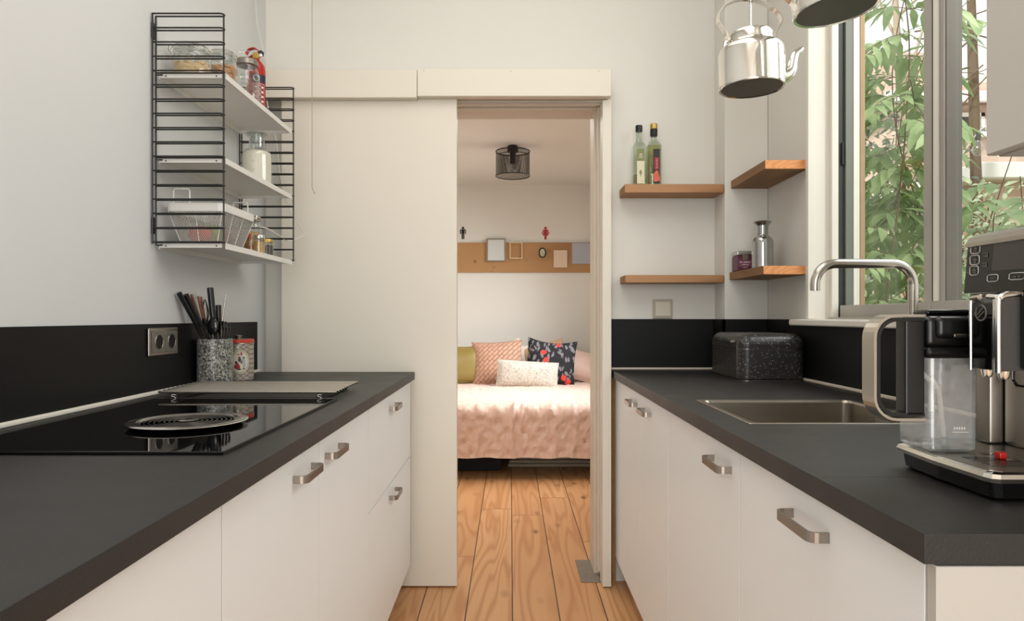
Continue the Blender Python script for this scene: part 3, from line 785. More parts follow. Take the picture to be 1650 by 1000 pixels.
for i in range(4):
    z = .112-i*.017
    outline(c, .0328, -86, -60, z, z+.013, m); outline(c, .0328, -57, -40, z, z+.013, m); band(c, .0328, -80, -66, z+.004, z+.008, 0, m, 4); band(c, .0328, -37, -22, z+.003, z+.010, 0, m, 4)
vs = [(c[0]+.0328*math.cos(a0+.3*math.cos(t)), c[1]+.0328*math.sin(a0+.3*math.cos(t)), c[2]+.044+.008*math.sin(t)) for t in [2*pi*k/12 for k in range(12)]]
m.add(vs, [tuple(range(12))])
m.build('label_print', 'label_white', e)
m = MB().rbox(c[0]-.011, c[0]+.011, c[1]-.011, c[1]+.011, c[2]+.228, c[2]+.250, .003, 2); m.build('valve', 'brass', e)
m = MB().sph((c[0]+.020, c[1]-.014, c[2]+.236), .008, 1, .7, 1, 12, 8); m.build('pressure_gauge', 'chrome', e)
m = MB()
m.strip(smooth_pts([(c[0]+.014, c[1], c[2]+.252), (c[0]-.004, c[1], c[2]+.266), (c[0]-.026, c[1], c[2]+.262), (c[0]-.036, c[1]-.002, c[2]+.244)], 5), (0, 1, 0), .018, .003)
m.strip(smooth_pts([(c[0]+.010, c[1], c[2]+.242), (c[0]-.012, c[1], c[2]+.240), (c[0]-.034, c[1], c[2]+.226)], 5), (0, 1, 0), .016, .003)
m.build('lever', 'red', e)
m = MB().lathe([(.0, .25), (.010, .252), (.012, .264), (.006, .270), (.0, .270)], (c[0]+.016, c[1], c[2]-.012), 14); m.build('nozzle', 'black_plastic', e)
m = MB().tube([(c[0]-.02, c[1]-.012, c[2]+.252), (c[0]-.045, c[1]-.012, c[2]+.256)], .0012, 5); m.ring((c[0]-.05, c[1]-.012, c[2]+.250), .006, .001, 'y', 12, 4); m.build('safety_pin', 'chrome', e)
# apothecary jar with powder
def apothecary(c, r, h, gm, label, fillmat=None, fh=.7):
    a = thing('apothecary_bottle', c, label, 'bottle')
    hs = h*.66; rn = r*.52
    MB().lathe([(.001, 0), (r-.006, 0), (r, .006), (r, hs*.82), (r*.95, hs*.92), (r*.78, hs), (rn*1.08, hs*1.05), (rn, hs*1.09), (rn*1.04, h*.90), (r*.84, h*.965), (r*.86, h*.98), (r*.8, h*.99), (rn*.9, h*.93), (rn*.86, hs*1.1)], c, 34).build('glass_body', gm, a)
    if fillmat: MB().lathe([(.001, .004), (r-.004, .004), (r-.003, .01), (r-.003, hs*.80), (r*.9, hs*.92), (r*.72, hs*.97), (.001, hs*.98)], c, 30).build('powder', fillmat, a)
    MB().lathe([(.001, h*.86), (rn*.7, h*.86), (rn*.8, h*.965), (r*.66, h*.975), (r*.70, h*.995), (r*.3, h*1.0), (.001, h*1.0)], c, 30).build('stopper', gm, a)
    return a
apothecary((-.888, 2.405, Z2), .050, .178, 'jar', 'glass apothecary bottle of white powder on the middle wire shelf', 'powder')

# ---- wire basket
bx0, bx1, by0, by1 = -1.022, -.848, 2.03, 2.285
bk = thing('wire_basket', ((bx0+bx1)/2, (by0+by1)/2, Z3), 'white mesh wire basket with solid rim on the bottom wire shelf', 'basket')
zt_, zb_ = Z3+.122, Z3+.002; tp = .034
def bpt(u, v, k):  # u,v in 0..1 , k 0 bottom 1 top
    ix = tp*(1-k)
    return (bx0+ix+(bx1-bx0-2*ix)*u, by0+ix+(by1-by0-2*ix)*v, zb_+(zt_-zb_)*k)
m = MB(); R_ = [rrect(bx0, bx1, by0, by1, .02, z) for z in (zt_, zt_-.024)]
R2 = [rrect(bx0+.002, bx1-.002, by0+.002, by1-.002, .018, z) for z in (zt_-.024, zt_)]
L = [R_[1], R_[0], R2[1], R2[0]]; n = len(L[0])
for i in range(3): m.add(L[i]+L[i+1], [(k, (k+1) % n, n+(k+1) % n, n+k) for k in range(n)])
m.tube(rrect(bx0+tp, bx1-tp, by0+tp, by1-tp, .012, zb_+.002), .0016, 6, True)
for (u, v) in ((0, 0), (1, 0), (1, 1), (0, 1), (.5, 0), (1, .33), (1, .66), (.5, 1), (0, .5)):
    m.tube([bpt(u, v, 0), bpt(u, v, .82)], .0014, 5)
m.build('frame', 'white_metal', bk)
m = MB(); w = .0009; ks = .82
def wall_wires(fn, ln_):
    n = int(ln_/.0075); dk = 8
    for i in range(-dk, n+dk+1):
        for sg in (1, -1):
            a = i/n; b = a+sg*dk/n; k0, k1 = 0.0, ks
            aa, bb = a, b
            if (aa < 0 and bb < 0) or (aa > 1 and bb > 1): continue
            if aa < 0: k0 = ks*(0-a)/(b-a); aa = 0
            if aa > 1: k0 = ks*(1-a)/(b-a); aa = 1
            if bb < 0: k1 = ks*(0-a)/(b-a); bb = 0
            if bb > 1: k1 = ks*(1-a)/(b-a); bb = 1
            if abs(k1-k0) < .02: continue
            m.tube([fn(aa, k0), fn(bb, k1)], w, 3, caps=False, smooth=False)
wall_wires(lambda a, k: bpt(a, 0, k), .15); wall_wires(lambda a, k: bpt(1, a, k), .23)
wall_wires(lambda a, k: bpt(a, 1, k), .15); wall_wires(lambda a, k: bpt(0, a, k), .23)
for i in range(18): m.tube([bpt(i/17, 0, 0), bpt(i/17, 1, 0)], w, 3, caps=False)
for i in range(22): m.tube([bpt(0, i/21, 0), bpt(1, i/21, 0)], w, 3, caps=False)
m.build('wire_mesh', 'basket_wire', bk)
for yy, sgn in ((by0+.006, 1), (by1-.006, -1)):
    xc = -.975 if sgn > 0 else -.896
    q = [(xc-.024, yy, zt_-.01), (xc-.024, yy, zt_+.036), (xc-.02, yy, zt_+.042), (xc+.02, yy, zt_+.042), (xc+.024, yy, zt_+.036), (xc+.024, yy, zt_-.01)]
    MB().tube(q, .0022, 8).build('handle', 'white_metal', bk)
m = MB().sph((-.945, 2.09, Z3+.034), .03, 1.2, .8, .9, 16, 10)
tag(m.build('packet', 'orange'), 'orange-red packet lying in the wire basket', 'packet')
m = MB().sph((-.935, 2.155, Z3+.040), .032, 1, .8, 1.05, 16, 10)
tag(m.build('packet', 'green_pk'), 'green packet lying in the wire basket', 'packet')
m = MB().sph((-.935, 2.225, Z3+.036), .03, 1.1, .8, 1.0, 16, 10)
tag(m.build('packet', 'pinkish'), 'dull pink packet at the far end of the wire basket', 'packet')
# spice jars
c = (-.905, 2.40, Z3); j = thing('storage_jar', c, 'tall clip-top jar of mixed pasta half hidden behind the wire basket', 'jar')
m = MB(); jar_body(m, c, .033, .115, .027, .006); m.build('glass_body', 'jar', j)
m = MB(); fill(m, c, .027, .004, .080); m.build('contents', 'amber', j)
m = MB(); lumps(m, c, .027, .012, .085, 26, .007, 1.5, .6); m.build('pasta', 'orange', j)
m = MB().lathe([(.030, .121), (.032, .127), (.030, .134), (.0, .138)], c, 24); m.build('lid', 'nickel', j)
clip(c, .029, .120, j, -60)
for (cx_, cy_, hh, rr_, mat_, lid_, lab) in ((-.862, 2.425, .045, .0245, 'pepper', 'brass', 'small jar of dark peppercorns with a brass lid on the bottom wire shelf'),
                                     (-.858, 2.345, .050, .020, 'amber', 'tin', 'small jar of amber spice standing in front of the pasta jar')):
    c = (cx_, cy_, Z3); j = thing('spice_jar', c, lab, 'jar')
    m = MB(); jar_body(m, c, rr_, hh, rr_*.86, .004, .004); m.build('glass_body', 'jar', j)
    m = MB(); fill(m, c, rr_-.002, .002, hh*.8); m.build('spice', mat_, j)
    MB().lathe([(rr_*.92, hh+.001), (rr_*.95, hh+.002), (rr_*.95, hh+.011), (rr_*.88, hh+.013), (.0, hh+.013)], c, 24).build('lid', lid_, j)
# cord
pts = [PT(410, -230, 2.755), PT(412, 0, 2.755), PT(417, 50, 2.755), PT(424, 80, 2.75), PT(430, 108, 2.75), PT(428, 140, 2.75), PT(433, 180, 2.75), PT(445, 228, 2.75), PT(452, 285, 2.75), PT(467, 335, 2.74), PT(492, 377, 2.73)]
pts2 = [PT(492, 379, 2.73), PT(477, 385, 2.70), PT(463, 388, 2.66), PT(448, 378, 2.60), PT(430, 368, 2.52), PT(412, 364, 2.42), PT(405, 363, 2.36)]
m = MB().tube(smooth_pts(pts, 5), .0022, 6).tube(smooth_pts(pts2, 5), .0028, 6)
tag(m.build('cord', 'cord'), 'white electric cord hanging down past the wire shelf', 'cord')
p = [PT(503, -200, 2.7), PT(503, 120, 2.7), PT(503, 285, 2.7), PT(503.5, 303, 2.7), PT(507, 311, 2.7)]
m = MB().tube(smooth_pts(p, 4), .0014, 5); m.sph(p[-1], .003, seg=8, rings=5)
tag(m.build('pull_cord', 'string'), 'thin tan pull cord hanging in front of the sliding door', 'cord')

# ================================================================ LEFT WORKTOP ITEMS
# double socket on left splashback
ya, yb = PX(229.5, 0, XL).y, PX(276.5, 0, XL).y
so = thing('power_socket', (XL+.012, (ya+yb)/2, 1.012), 'double black wall socket in a metal frame on the splashback', 'socket')
zl, zh = 1.010, 1.092; xs = XL+.0125
MB().rbox(xs, xs+.008, ya, yb, zl, zh, .004, 3).build('frame', 'nickel', so)
ymid = (ya+yb)/2
for (q0, q1) in ((ya+.011, ymid-.001), (ymid+.001, yb-.011)):
    pl = MB().rbox(xs+.0075, xs+.011, q0, q1, zl+.010, zh-.010, .001, 1).build('insert', 'socket_grey', so)
    yc = (q0+q1)/2; zc = (zl+zh)/2
    vs = []
    m = MB(); m.ring((xs+.0113, yc, zc), .0215, .0014, 'x', 28, 6); m.build('ring', 'nickel', pl)
    m = MB(); m.add([(xs+.0117, yc+.0205*math.cos(2*pi*k/24), zc+.0205*math.sin(2*pi*k/24)) for k in range(24)], [tuple(range(24))]); m.build('outlet_hole', 'backsplash', pl)
# crock
c = (-.968, 2.25, ZT+.0006)
m = MB().lathe([(.0, 0), (.050, 0), (.0535, .004), (.055, .012), (.055, .148), (.0535, .151), (.051, .150), (.050, .146), (.050, .01), (.0, .008)], c, 44)
cr = tag(m.build('utensil_crock', 'crock'), 'mottled grey stoneware crock holding knives and utensils', 'crock')
zr = c[2]+.150
def uten(name, label, cat, top, foot, rt, rf, mat, blade=None, bm='steel', Yt=2.25, hl=None):
    """handle from top (px,py,Y) towards the foot point inside the crock"""
    a = PT(*top); b = Vector(foot); d = (b-a).normalized()
    hl_ = hl or .13
    o = thing(name, a+d*((b-a).length), label, cat, 'utensils in the mottled crock')
    h1 = a+d*hl_
    n = 8; rs = []; ps = []
    for i in range(n+1):
        t = i/n; ps.append(a+d*(hl_*t)); rs.append(rt+(rf-rt)*t if 0 < i < n else (rt*.7 if i == 0 else rf*.8))
    ps.insert(1, a+d*.002); rs.insert(1, rt)
    MB().tube(ps, rs, 10).build('handle', mat, o)
    if blade:
        m = MB(); m.strip([h1-d*.002, b], (1, 0, 0) if abs(d.x) < .7 else (0, 1, 0), blade, .002); m.build('blade', bm, o)
    return o
uten('kitchen_knife', 'black-handled knife leaning furthest left in the mottled crock', 'knife', (288, 471, 2.125), (-.945, 2.288, ZT+.012), .0085, .007, 'black_plastic', .02)
uten('kitchen_knife', 'thick black-handled knife leaning left, second from the left in the crock', 'knife', (298.5, 474, 2.15), (-.935, 2.280, ZT+.012), .0098, .0085, 'black_plastic', .02)
uten('kitchen_knife', 'tallest black-handled knife standing nearly upright in the crock', 'knife', (338.5, 463, 2.25), (-.958, 2.26, ZT+.012), .0105, .0095, 'black_plastic', .022, hl=.15)
uten('kitchen_knife', 'short dark round-ended handle behind the tallest knife in the crock', 'knife', (352, 491, 2.275), (-.962, 2.276, ZT+.012), .009, .007, 'black_plastic', .014)
uten('sharpening_rod', 'thin pale grey rod leaning right in the crock', 'rod', (364, 473, 2.28), (-.975, 2.262, ZT+.012), .0022, .003, 'steel_v', hl=.16)
uten('steak_fork', 'copper brown handle behind the thick knife in the crock', 'fork', (308, 474, 2.185), (-.965, 2.29, ZT+.012), .004, .005, 'copper', .008)
uten('steak_fork', 'thin copper handle left of the wire loop in the crock', 'fork', (319, 477, 2.22), (-.972, 2.275, ZT+.012), .0035, .0045, 'copper', .008)
uten('steak_fork', 'brown wooden handle nearest the scissors in the crock', 'fork', (324, 478, 2.24), (-.985, 2.282, ZT+.012), .0035, .0045, 'copper', .008)
# whisk-like wire loop
b = Vector((-.985, 2.245, ZT+.012)); o = thing('wire_whisk', b, 'dark wire loop whisk in the middle of the crock', 'whisk', 'utensils in the mottled crock')
m = MB()
for dx in (-5, 0, 5):
    a = PT(330, 482, 2.245); l = PT(330-4+dx*.3, 505, 2.245+dx*.001); r_ = PT(330+5+dx*.3, 505, 2.245); k = PT(331, 530, 2.245)
    m.tube(smooth_pts([k, l, a, r_, k], 5), .0013, 5)
m.build('wire_head', 'black_metal', o); MB().tube([PT(331, 528, 2.245), b], .005, 8).build('handle', 'black_plastic', o)
# tongs
b = Vector((-.978, 2.212, ZT+.012)); o = thing('kitchen_tongs', b, 'black tongs at the front rim of the crock', 'tongs', 'utensils in the mottled crock')
for q in (-4, 4):
    m = MB(); m.strip([PT(329, 513, 2.212), PT(330+q, 530, 2.212), PT(333+q, 550, 2.212), b+Vector((q*.001, 0, 0))], (0, 1, 0), .014, .004); m.build('arm', 'black_plastic', o)
# ladle + slotted turner heads
b = Vector((-.955, 2.215, ZT+.012)); o = thing('serving_spoon', b, 'black spoon with rounded bowl in front of the tallest knife', 'spoon', 'utensils in the mottled crock')
m = MB(); cc = PT(343, 526, 2.218); m.sph(cc, .022, .85, .3, 1.35, 16, 10); m.build('bowl', 'black_gloss', o)
MB().tube([cc-Vector((0, 0, .02)), b], .004, 8).build('handle', 'black_plastic', o)
b = Vector((-.940, 2.228, ZT+.012)); o = thing('slotted_turner', b, 'black slotted turner with four tines at the right of the crock', 'turner', 'utensils in the mottled crock')
m = MB()
for i in range(4):
    px = 354.5+i*4.6; top = 517+[1, 0, 1, 5][i]
    q = smooth_pts([PT(px, top, 2.236), PT(px+[0, .6, 1, 1.2][i], 532, 2.236), PT(px-[0, .6, 1.6, 3][i], 548, 2.232)], 4)
    m.strip(q, (1, 0, 0), .0068, .003)
m.rbox(PT(352, 0, 2.234).x, PT(366, 0, 2.234).x, 2.230, 2.236, ZT+.11, ZT+.135, .002, 1)
m.build('head', 'black_gloss', o); MB().tube([(-.950, 2.233, ZT+.112), b], .004, 8).build('handle', 'black_plastic', o)

# storage tin with red lid
c = (-.967, 2.440, ZT+.0006); r = .052; t = thing('storage_tin', c, 'round printed storage tin with a red-edged lid beside the crock', 'tin')
MB().lathe([(.0, 0), (r-.002, 0), (r, .003), (r, .128), (r-.003, .130), (r-.003, .133), (.0, .133)], c, 44).build('can', 'tinprint', t)
MB().lathe([(r-.001, .1305), (r+.0015, .132), (r+.0015, .1415), (r-.001, .144)], c, 44).build('lid', 'red_lid', t)
MB().lathe([(r-.001, .143), (r-.006, .1445), (.001, .1445)], c, 36).build('lid_top', 'nickel', t)
MB().lathe([(.010, .1445), (.012, .152), (.014, .157), (.0, .159)], (c[0], c[1], c[2]), 20).build('knob', 'nickel', t)
m = MB().ring((c[0], c[1], c[2]+.129), r+.0006, .0016, 'z', 44, 6); m.build('bead', 'tin', t)
def onc(c, r, ang0, u, v, zc): a = math.radians(ang0)+u/r; return (c[0]+r*math.cos(a), c[1]+r*math.sin(a), c[2]+zc+v)
A0 = -62; zc = .066
def disc_on(rx, ry, rr_, u0=0, v0=0, mi=0, m=None, n=28):
    m = m or MB(); vs = [onc(c, rr_, A0, u0, v0, zc)]
    for j in (.5, 1):
        vs += [onc(c, rr_, A0, u0+j*rx*math.cos(2*pi*k/n), v0+j*ry*math.sin(2*pi*k/n), zc) for k in range(n)]
    fs = [(0, 1+k, 1+(k+1) % n) for k in range(n)]+[(1+k, 1+n+k, 1+n+(k+1) % n, 1+(k+1) % n) for k in range(n)]
    m.add(vs, fs, True, mi); return m
m = disc_on(.036, .045, r+.0003, mi=0); disc_on(.0345, .0435, r+.0005, mi=1, m=m); disc_on(.029, .037, r+.0007, mi=0, m=m); disc_on(.028, .036, r+.0009, mi=2, m=m)
for k in range(32):
    a = 2*pi*k/32; disc_on(.0016, .0016, r+.0012, .0315*math.cos(a), .040*math.sin(a), 0, m, 6)
for (u, v, a, b, mi) in ((-.010, -.017, .011, .009, 3), (-.013, -.002, .004, .005, 0), (-.010, -.009, .006, .006, 3), (.004, .028, .003, .006, 3), (-.006, .026, .006, .0015, 0), (-.002, .008, .005, .009, 4), (-.003, .016, .0035, .003, 3),
                         (.010, .003, .007, .010, 5), (.012, .014, .0035, .003, 0), (.013, -.012, .006, .013, 5), (.004, -.012, .005, .012, 1), (-.004, -.026, .008, .003, 4), (.012, -.025, .004, .002, 0), (.004, -.002, .003, .006, 4)):
    disc_on(a, b, r+.0014, u, v, mi, m, 10)
m.build('round_picture', ['black_metal', 'cream', 'pillow_white', 'lred', 'darkgrey', 'blue_canvas'], t)

# ================================================================ CORNER SHELVES (RIGHT)
def plank(name, label, x0, x1, y0, y1, z0, z1, mats, face=None):
    m = MB(); m.rbox(x0, x1, y0, y1, z0, z1, .0025, 2)
    me_mi = []
    o = m.build(name, mats)
    if len(mats) > 1:
        for p in o.data.polygons: p.material_index = 1 if p.normal.y < -.9 else 0
    return tag(o, label, 'shelf', 'rough wooden wall shelves')
plank('wooden_shelf', 'upper rough wooden shelf on the back wall carrying two bottles', .465, .868, YC+.001, YB-.001, 1.627, 1.662, ['shelfwood'])
plank('wooden_shelf', 'lower rough wooden shelf on the back wall, empty, above the light switch', .468, .868, YC+.001, YB-.001, 1.262, 1.293, ['shelfwood'])
plank('wooden_shelf', 'upper wooden shelf in the corner by the window, empty', .894, XR-.001, 2.405, YC-.001, 1.642, 1.674, ['shelfwood_y', 'endgrain'])
plank('wooden_shelf', 'lower weathered corner shelf by the window with a tin and a glass bottle', .888, XR-.001, 2.405, YC-.001, 1.272, 1.303, ['shelfwood_y', 'endgrain'])

# bottles
def sq_ring(h, z, c, r=.3, n=4):
    return rrect(c[0]-h, c[0]+h, c[1]-h, c[1]+h, max(h*r, .0008), c[2]+z, n)
def loft(m, rings, mi=0, cap=True, smooth=True):
    n = len(rings[0])
    for i in range(len(rings)-1): m.add(rings[i]+rings[i+1], [(k, (k+1) % n, n+(k+1) % n, n+k) for k in range(n)], smooth, mi)
    if cap: m.add(rings[0], [tuple(reversed(range(n)))], False, mi); m.add(rings[-1], [tuple(range(n))], False, mi)
    return m
def circ(h, z, c, n=20): 
    return [(c[0]+h*math.cos(math.radians(45*0)+2*pi*k/n), c[1]+h*math.sin(2*pi*k/n), c[2]+z) for k in range(n)]
def bottle(px, label, h, hw, cap, liquid, lz, mats):
    X = (px-CX)*2.862/F; c = (X, 2.862, 1.6624)
    b = thing('oil_bottle', c, label, 'bottle', 'bottles on the upper back shelf')
    # n per ring: rrect n=4 -> 20 pts, starts at angle 0 like circ
    body = h*.66
    R = [sq_ring(hw*.92, 0, c), sq_ring(hw, .003, c), sq_ring(hw, body, c), sq_ring(hw*.8, body+h*.04, c, .6), circ(hw*.52, body+h*.085, c), circ(hw*.42, body+h*.13, c), circ(hw*.42, h*.90, c), circ(hw*.47, h*.91, c), circ(hw*.47, h*.93, c)]
    loft(MB(), R).build('glass_body', 'oil_glass', b)
    if liquid:
        loft(MB(), [sq_ring(hw-.002, .004, c), sq_ring(hw-.002, lz, c)]).build('oil', liquid, b)
    return b, c
b, c = bottle(1029.5, 'half empty square glass bottle with black cap and olive label', .258, .0265, 'black', 'oil', .05, None)
MB().lathe([(.0135, .232), (.0145, .234), (.0145, .256), (.0130, .2585), (.0, .2585)], c, 24).build('cap', 'black_plastic', b)
yf = c[1]-.0268
def flat(m, x0, x1, z0, z1, y, mi=0, t=.0004): m.box(x0, x1, y-t, y, z0, z1, mi)
m = MB(); flat(m, c[0]-.013, c[0]+.0175, c[2]+.012, c[2]+.105, yf, 0); flat(m, c[0]-.013, c[0]+.0175, c[2]+.105, c[2]+.155, yf, 1)
for (u, v, w_) in ((-.002, .133, .010), (-.004, .127, .014), (-.005, .119, .016)): flat(m, c[0]+u, c[0]+u+w_, c[2]+v, c[2]+v+.0022, yf-.0005, 2)
m.add([(c[0]+.002+.0055*math.cos(t), yf-.0006, c[2]+.058+.010*math.sin(t)) for t in [-2*pi*k/14 for k in range(14)]], [tuple(range(14))], False, 1)
flat(m, c[0]+.0005, c[0]+.0035, c[2]+.041, c[2]+.048, yf-.0005, 1); flat(m, c[0]+.006, c[0]+.012, c[2]+.022, c[2]+.024, yf-.0005, 1)
m.build('label', ['cream', 'olive', 'label_white'], b)
b, c = bottle(1053.5, 'full square bottle of pale oil with gold cap and dark red label', .265, .0275, 'gold', 'oil', .172, None)
MB().lathe([(.0135, .243), (.0150, .245), (.0152, .262), (.0135, .2655), (.0, .2655)], c, 24).build('cap', 'brass', b)
MB().lathe([(.0125, .212), (.0148, .216), (.0150, .242), (.0140, .2435)], c, 24).build('neck_wrap', 'black_rubber', b)
yf = c[1]-.0278
m = MB(); flat(m, c[0]-.008, c[0]+.0195, c[2]+.012, c[2]+.155, yf, 0); flat(m, c[0]-.004, c[0]+.0155, c[2]+.07, c[2]+.120, yf-.0005, 1)
for (u, v, a_) in ((.003, .045, .013), (.010, .032, .011), (.001, .028, .009), (.006, .058, .008)):
    m.add([(c[0]+u+a_*math.cos(t), yf-.0007-u*.01, c[2]+v+a_*math.sin(t)) for t in [-2*pi*k/14 for k in range(14)]], [tuple(range(14))], False, 2)
for k in range(6): flat(m, c[0]+.003+(k % 2)*.002, c[0]+.009, c[2]+.076+k*.007, c[2]+.078+k*.007, yf-.0008, 3)
m.build('label', ['lblack', 'lred', 'coral', 'pinktext'], b)
# light switch
x0, x1 = (1051.5-CX)*YB/F, (1083-CX)*YB/F; z0_, z1_ = 1.1165, 1.198
sw = thing('light_switch', ((x0+x1)/2, YB, z0_), 'square ivory rocker light switch above the back splashback', 'switch')
MB().rbox(x0, x1, YB-.010, YB-.0005, z0_, z1_, .003, 2).build('frame', 'switch_frame', sw)
MB().rbox(x0+.010, x1-.010, YB-.0145, YB-.0102, z0_+.010, z1_-.010, .0015, 2).build('rocker', 'white_plastic', sw)
# lower corner shelf items
apothecary((.957, 2.60, 1.3034), .0395, .183, 'jar_frost', 'smoky glass apothecary bottle on the lower corner shelf')
c = (.921, 2.715, 1.3034); t = thing('tea_tin', c, 'small square purple tin with silver clasp lid on the lower corner shelf', 'tin')
hw = .0335
MB().rbox(c[0]-hw, c[0]+hw, c[1]-.03, c[1]+.03, c[2], c[2]+.060, .004, 2).build('can', 'purple', t)
MB().rbox(c[0]-hw, c[0]+hw, c[1]-.03, c[1]+.03, c[2]+.0605, c[2]+.078, .004, 3).build('lid', 'tin', t)
m = MB(); m.strip([(c[0]-hw*.8, c[1]-.031, c[2]+.066), (c[0]+hw*.8, c[1]-.031, c[2]+.066)], (0, 0, 1), .002, .002); m.rbox(c[0]-.011, c[0]+.011, c[1]-.033, c[1]-.0305, c[2]+.042, c[2]+.064, .001, 1); m.build('clasp', 'nickel', t)
m = MB(); flat(m, c[0]-.026, c[0]+.028, c[2]+.016, c[2]+.044, c[1]-.0303, 0)
random.seed(3)
def dashes(m, x0, x1, z, h, y, mi, n):
    w_ = (x1-x0)/n
    for k in range(n):
        if random.random() < .12: continue
        flat(m, x0+k*w_, x0+k*w_+w_*.7, z, z+h*(.75+.25*random.random()), y, mi)
dashes(m, c[0]-.022, c[0]+.022, c[2]+.032, .005, c[1]-.0308, 1, 12); dashes(m, c[0]-.014, c[0]+.014, c[2]+.023, .0035, c[1]-.0308, 1, 12); dashes(m, c[0]-.010, c[0]+.010, c[2]+.012, .0025, c[1]-.0304, 1, 7)
m.build('label', ['mauve', 'pinktext'], t)

# bread box
bx = thing('bread_box', (.91, 2.545, ZT), 'black speckled metal bread box with rounded lid in the worktop corner', 'bread box')
x0, x1, y0, y1 = .793, 1.028, 2.372, 2.725
def bring(z, ins, r): return rrect(x0+ins, x1-ins, y0+ins, y1-ins, r, z, 8)
zb = ZT+.0006
loft(MB(), [bring(zb+.004, .004, .035), bring(zb+.008, 0, .04), bring(zb+.110, 0, .04)]).build('body', 'speckle', bx)
m = MB(); loft(m, [bring(zb, .002, .036), bring(zb+.0035, .002, .036)]); m.build('base_rim', 'nickel', bx)
R = [bring(zb+.1125, 0, .04), bring(zb+.128, -.0005, .04)]
for a in range(0, 91, 15):
    a_ = math.radians(a); R.append(bring(zb+.128+.036*math.sin(a_), .034*(1-math.cos(a_)), max(.04-.02*(1-math.cos(a_)), .01)))
lid = loft(MB(), R).build('lid', 'speckle', bx)
m = MB(); m.strip([(x0-.001, 2.42, zb+.137), (x0-.012, 2.425, zb+.137), (x0-.012, 2.55, zb+.137), (x0-.001, 2.555, zb+.137)], (0, 0, 1), .007, .004); m.build('handle', 'nickel', lid)
m = loft(MB(), [bring(zb+.1102, .0015, .039), bring(zb+.1122, .0015, .039)]); m.build('seam_line', 'nickel', bx)
# ================================================================ BEDROOM
def pillow(name, label, w, h, t, loc, rot, mat, pinch=.07, group='cushions on the bed', cat='cushion', n=22, flop=0):
    m = MB(); vs = []; fs = []
    for side in (1, -1):
        o = len(vs)
        for i in range(n+1):
            for j in range(n+1):
                u = -1+2*i/n; v = -1+2*j/n
                x = w/2*u*(1-pinch*(1-v*v)); z = h/2*v*(1-pinch*(1-u*u))
                th = t/2*((1-abs(u)**2.6)*(1-abs(v)**2.6))**.55
                th *= 1+.10*noise.noise(Vector((u*1.7+w*9, v*1.7, side+h*5)))
                z += flop*u*u*h*.12
                vs.append((x, -side*th, z+h/2))
        for i in range(n):
            for j in range(n):
                a = o+i*(n+1)+j; f = (a, a+n+1, a+n+2, a+1)
                fs.append(f if side > 0 else tuple(reversed(f)))
    m.add(vs, fs, True)
    # seam piping
    e = [(-1+2*k/n, -1) for k in range(n)]+[(1, -1+2*k/n) for k in range(n)]+[(1-2*k/n, 1) for k in range(n)]+[(-1, 1-2*k/n) for k in range(n)]
    m.tube([(w/2*u*(1-pinch*(1-v*v)), 0, h/2*v*(1-pinch*(1-u*u))+h/2+flop*u*u*h*.12) for u, v in e], .004, 5, True)
    o = m.build(name, mat, origin=(0, 0, 0)); o.location = loc; o.rotation_euler = tuple(math.radians(a) for a in rot)
    return tag(o, label, cat, group)
bx0_, bx1_, by0_, by1_, bz = -.78, .90, 4.72, 6.70, .50
bed = thing('bed', ((bx0_+bx1_)/2, (by0_+by1_)/2, 0), 'double bed under a blush pink tufted quilt in the bedroom', 'bed')
MB().rbox(bx0_+.03, bx1_-.03, by0_+.05, by1_-.02, .20, .30, .01, 2).build('bed_base', 'darkbox', bed)
MB().rbox(bx0_+.03, bx1_-.03, by0_+.05, by1_-.02, .302, .475, .04, 4).build('mattress', 'sheet', bed)
for xx in (bx0_+.08, bx1_-.12):
    for yy in (by0_+.12, by1_-.12): MB().rbox(xx, xx+.05, yy, yy+.05, .001, .198, .006, 2).build('leg', 'darkbox', bed)
random.seed(11)
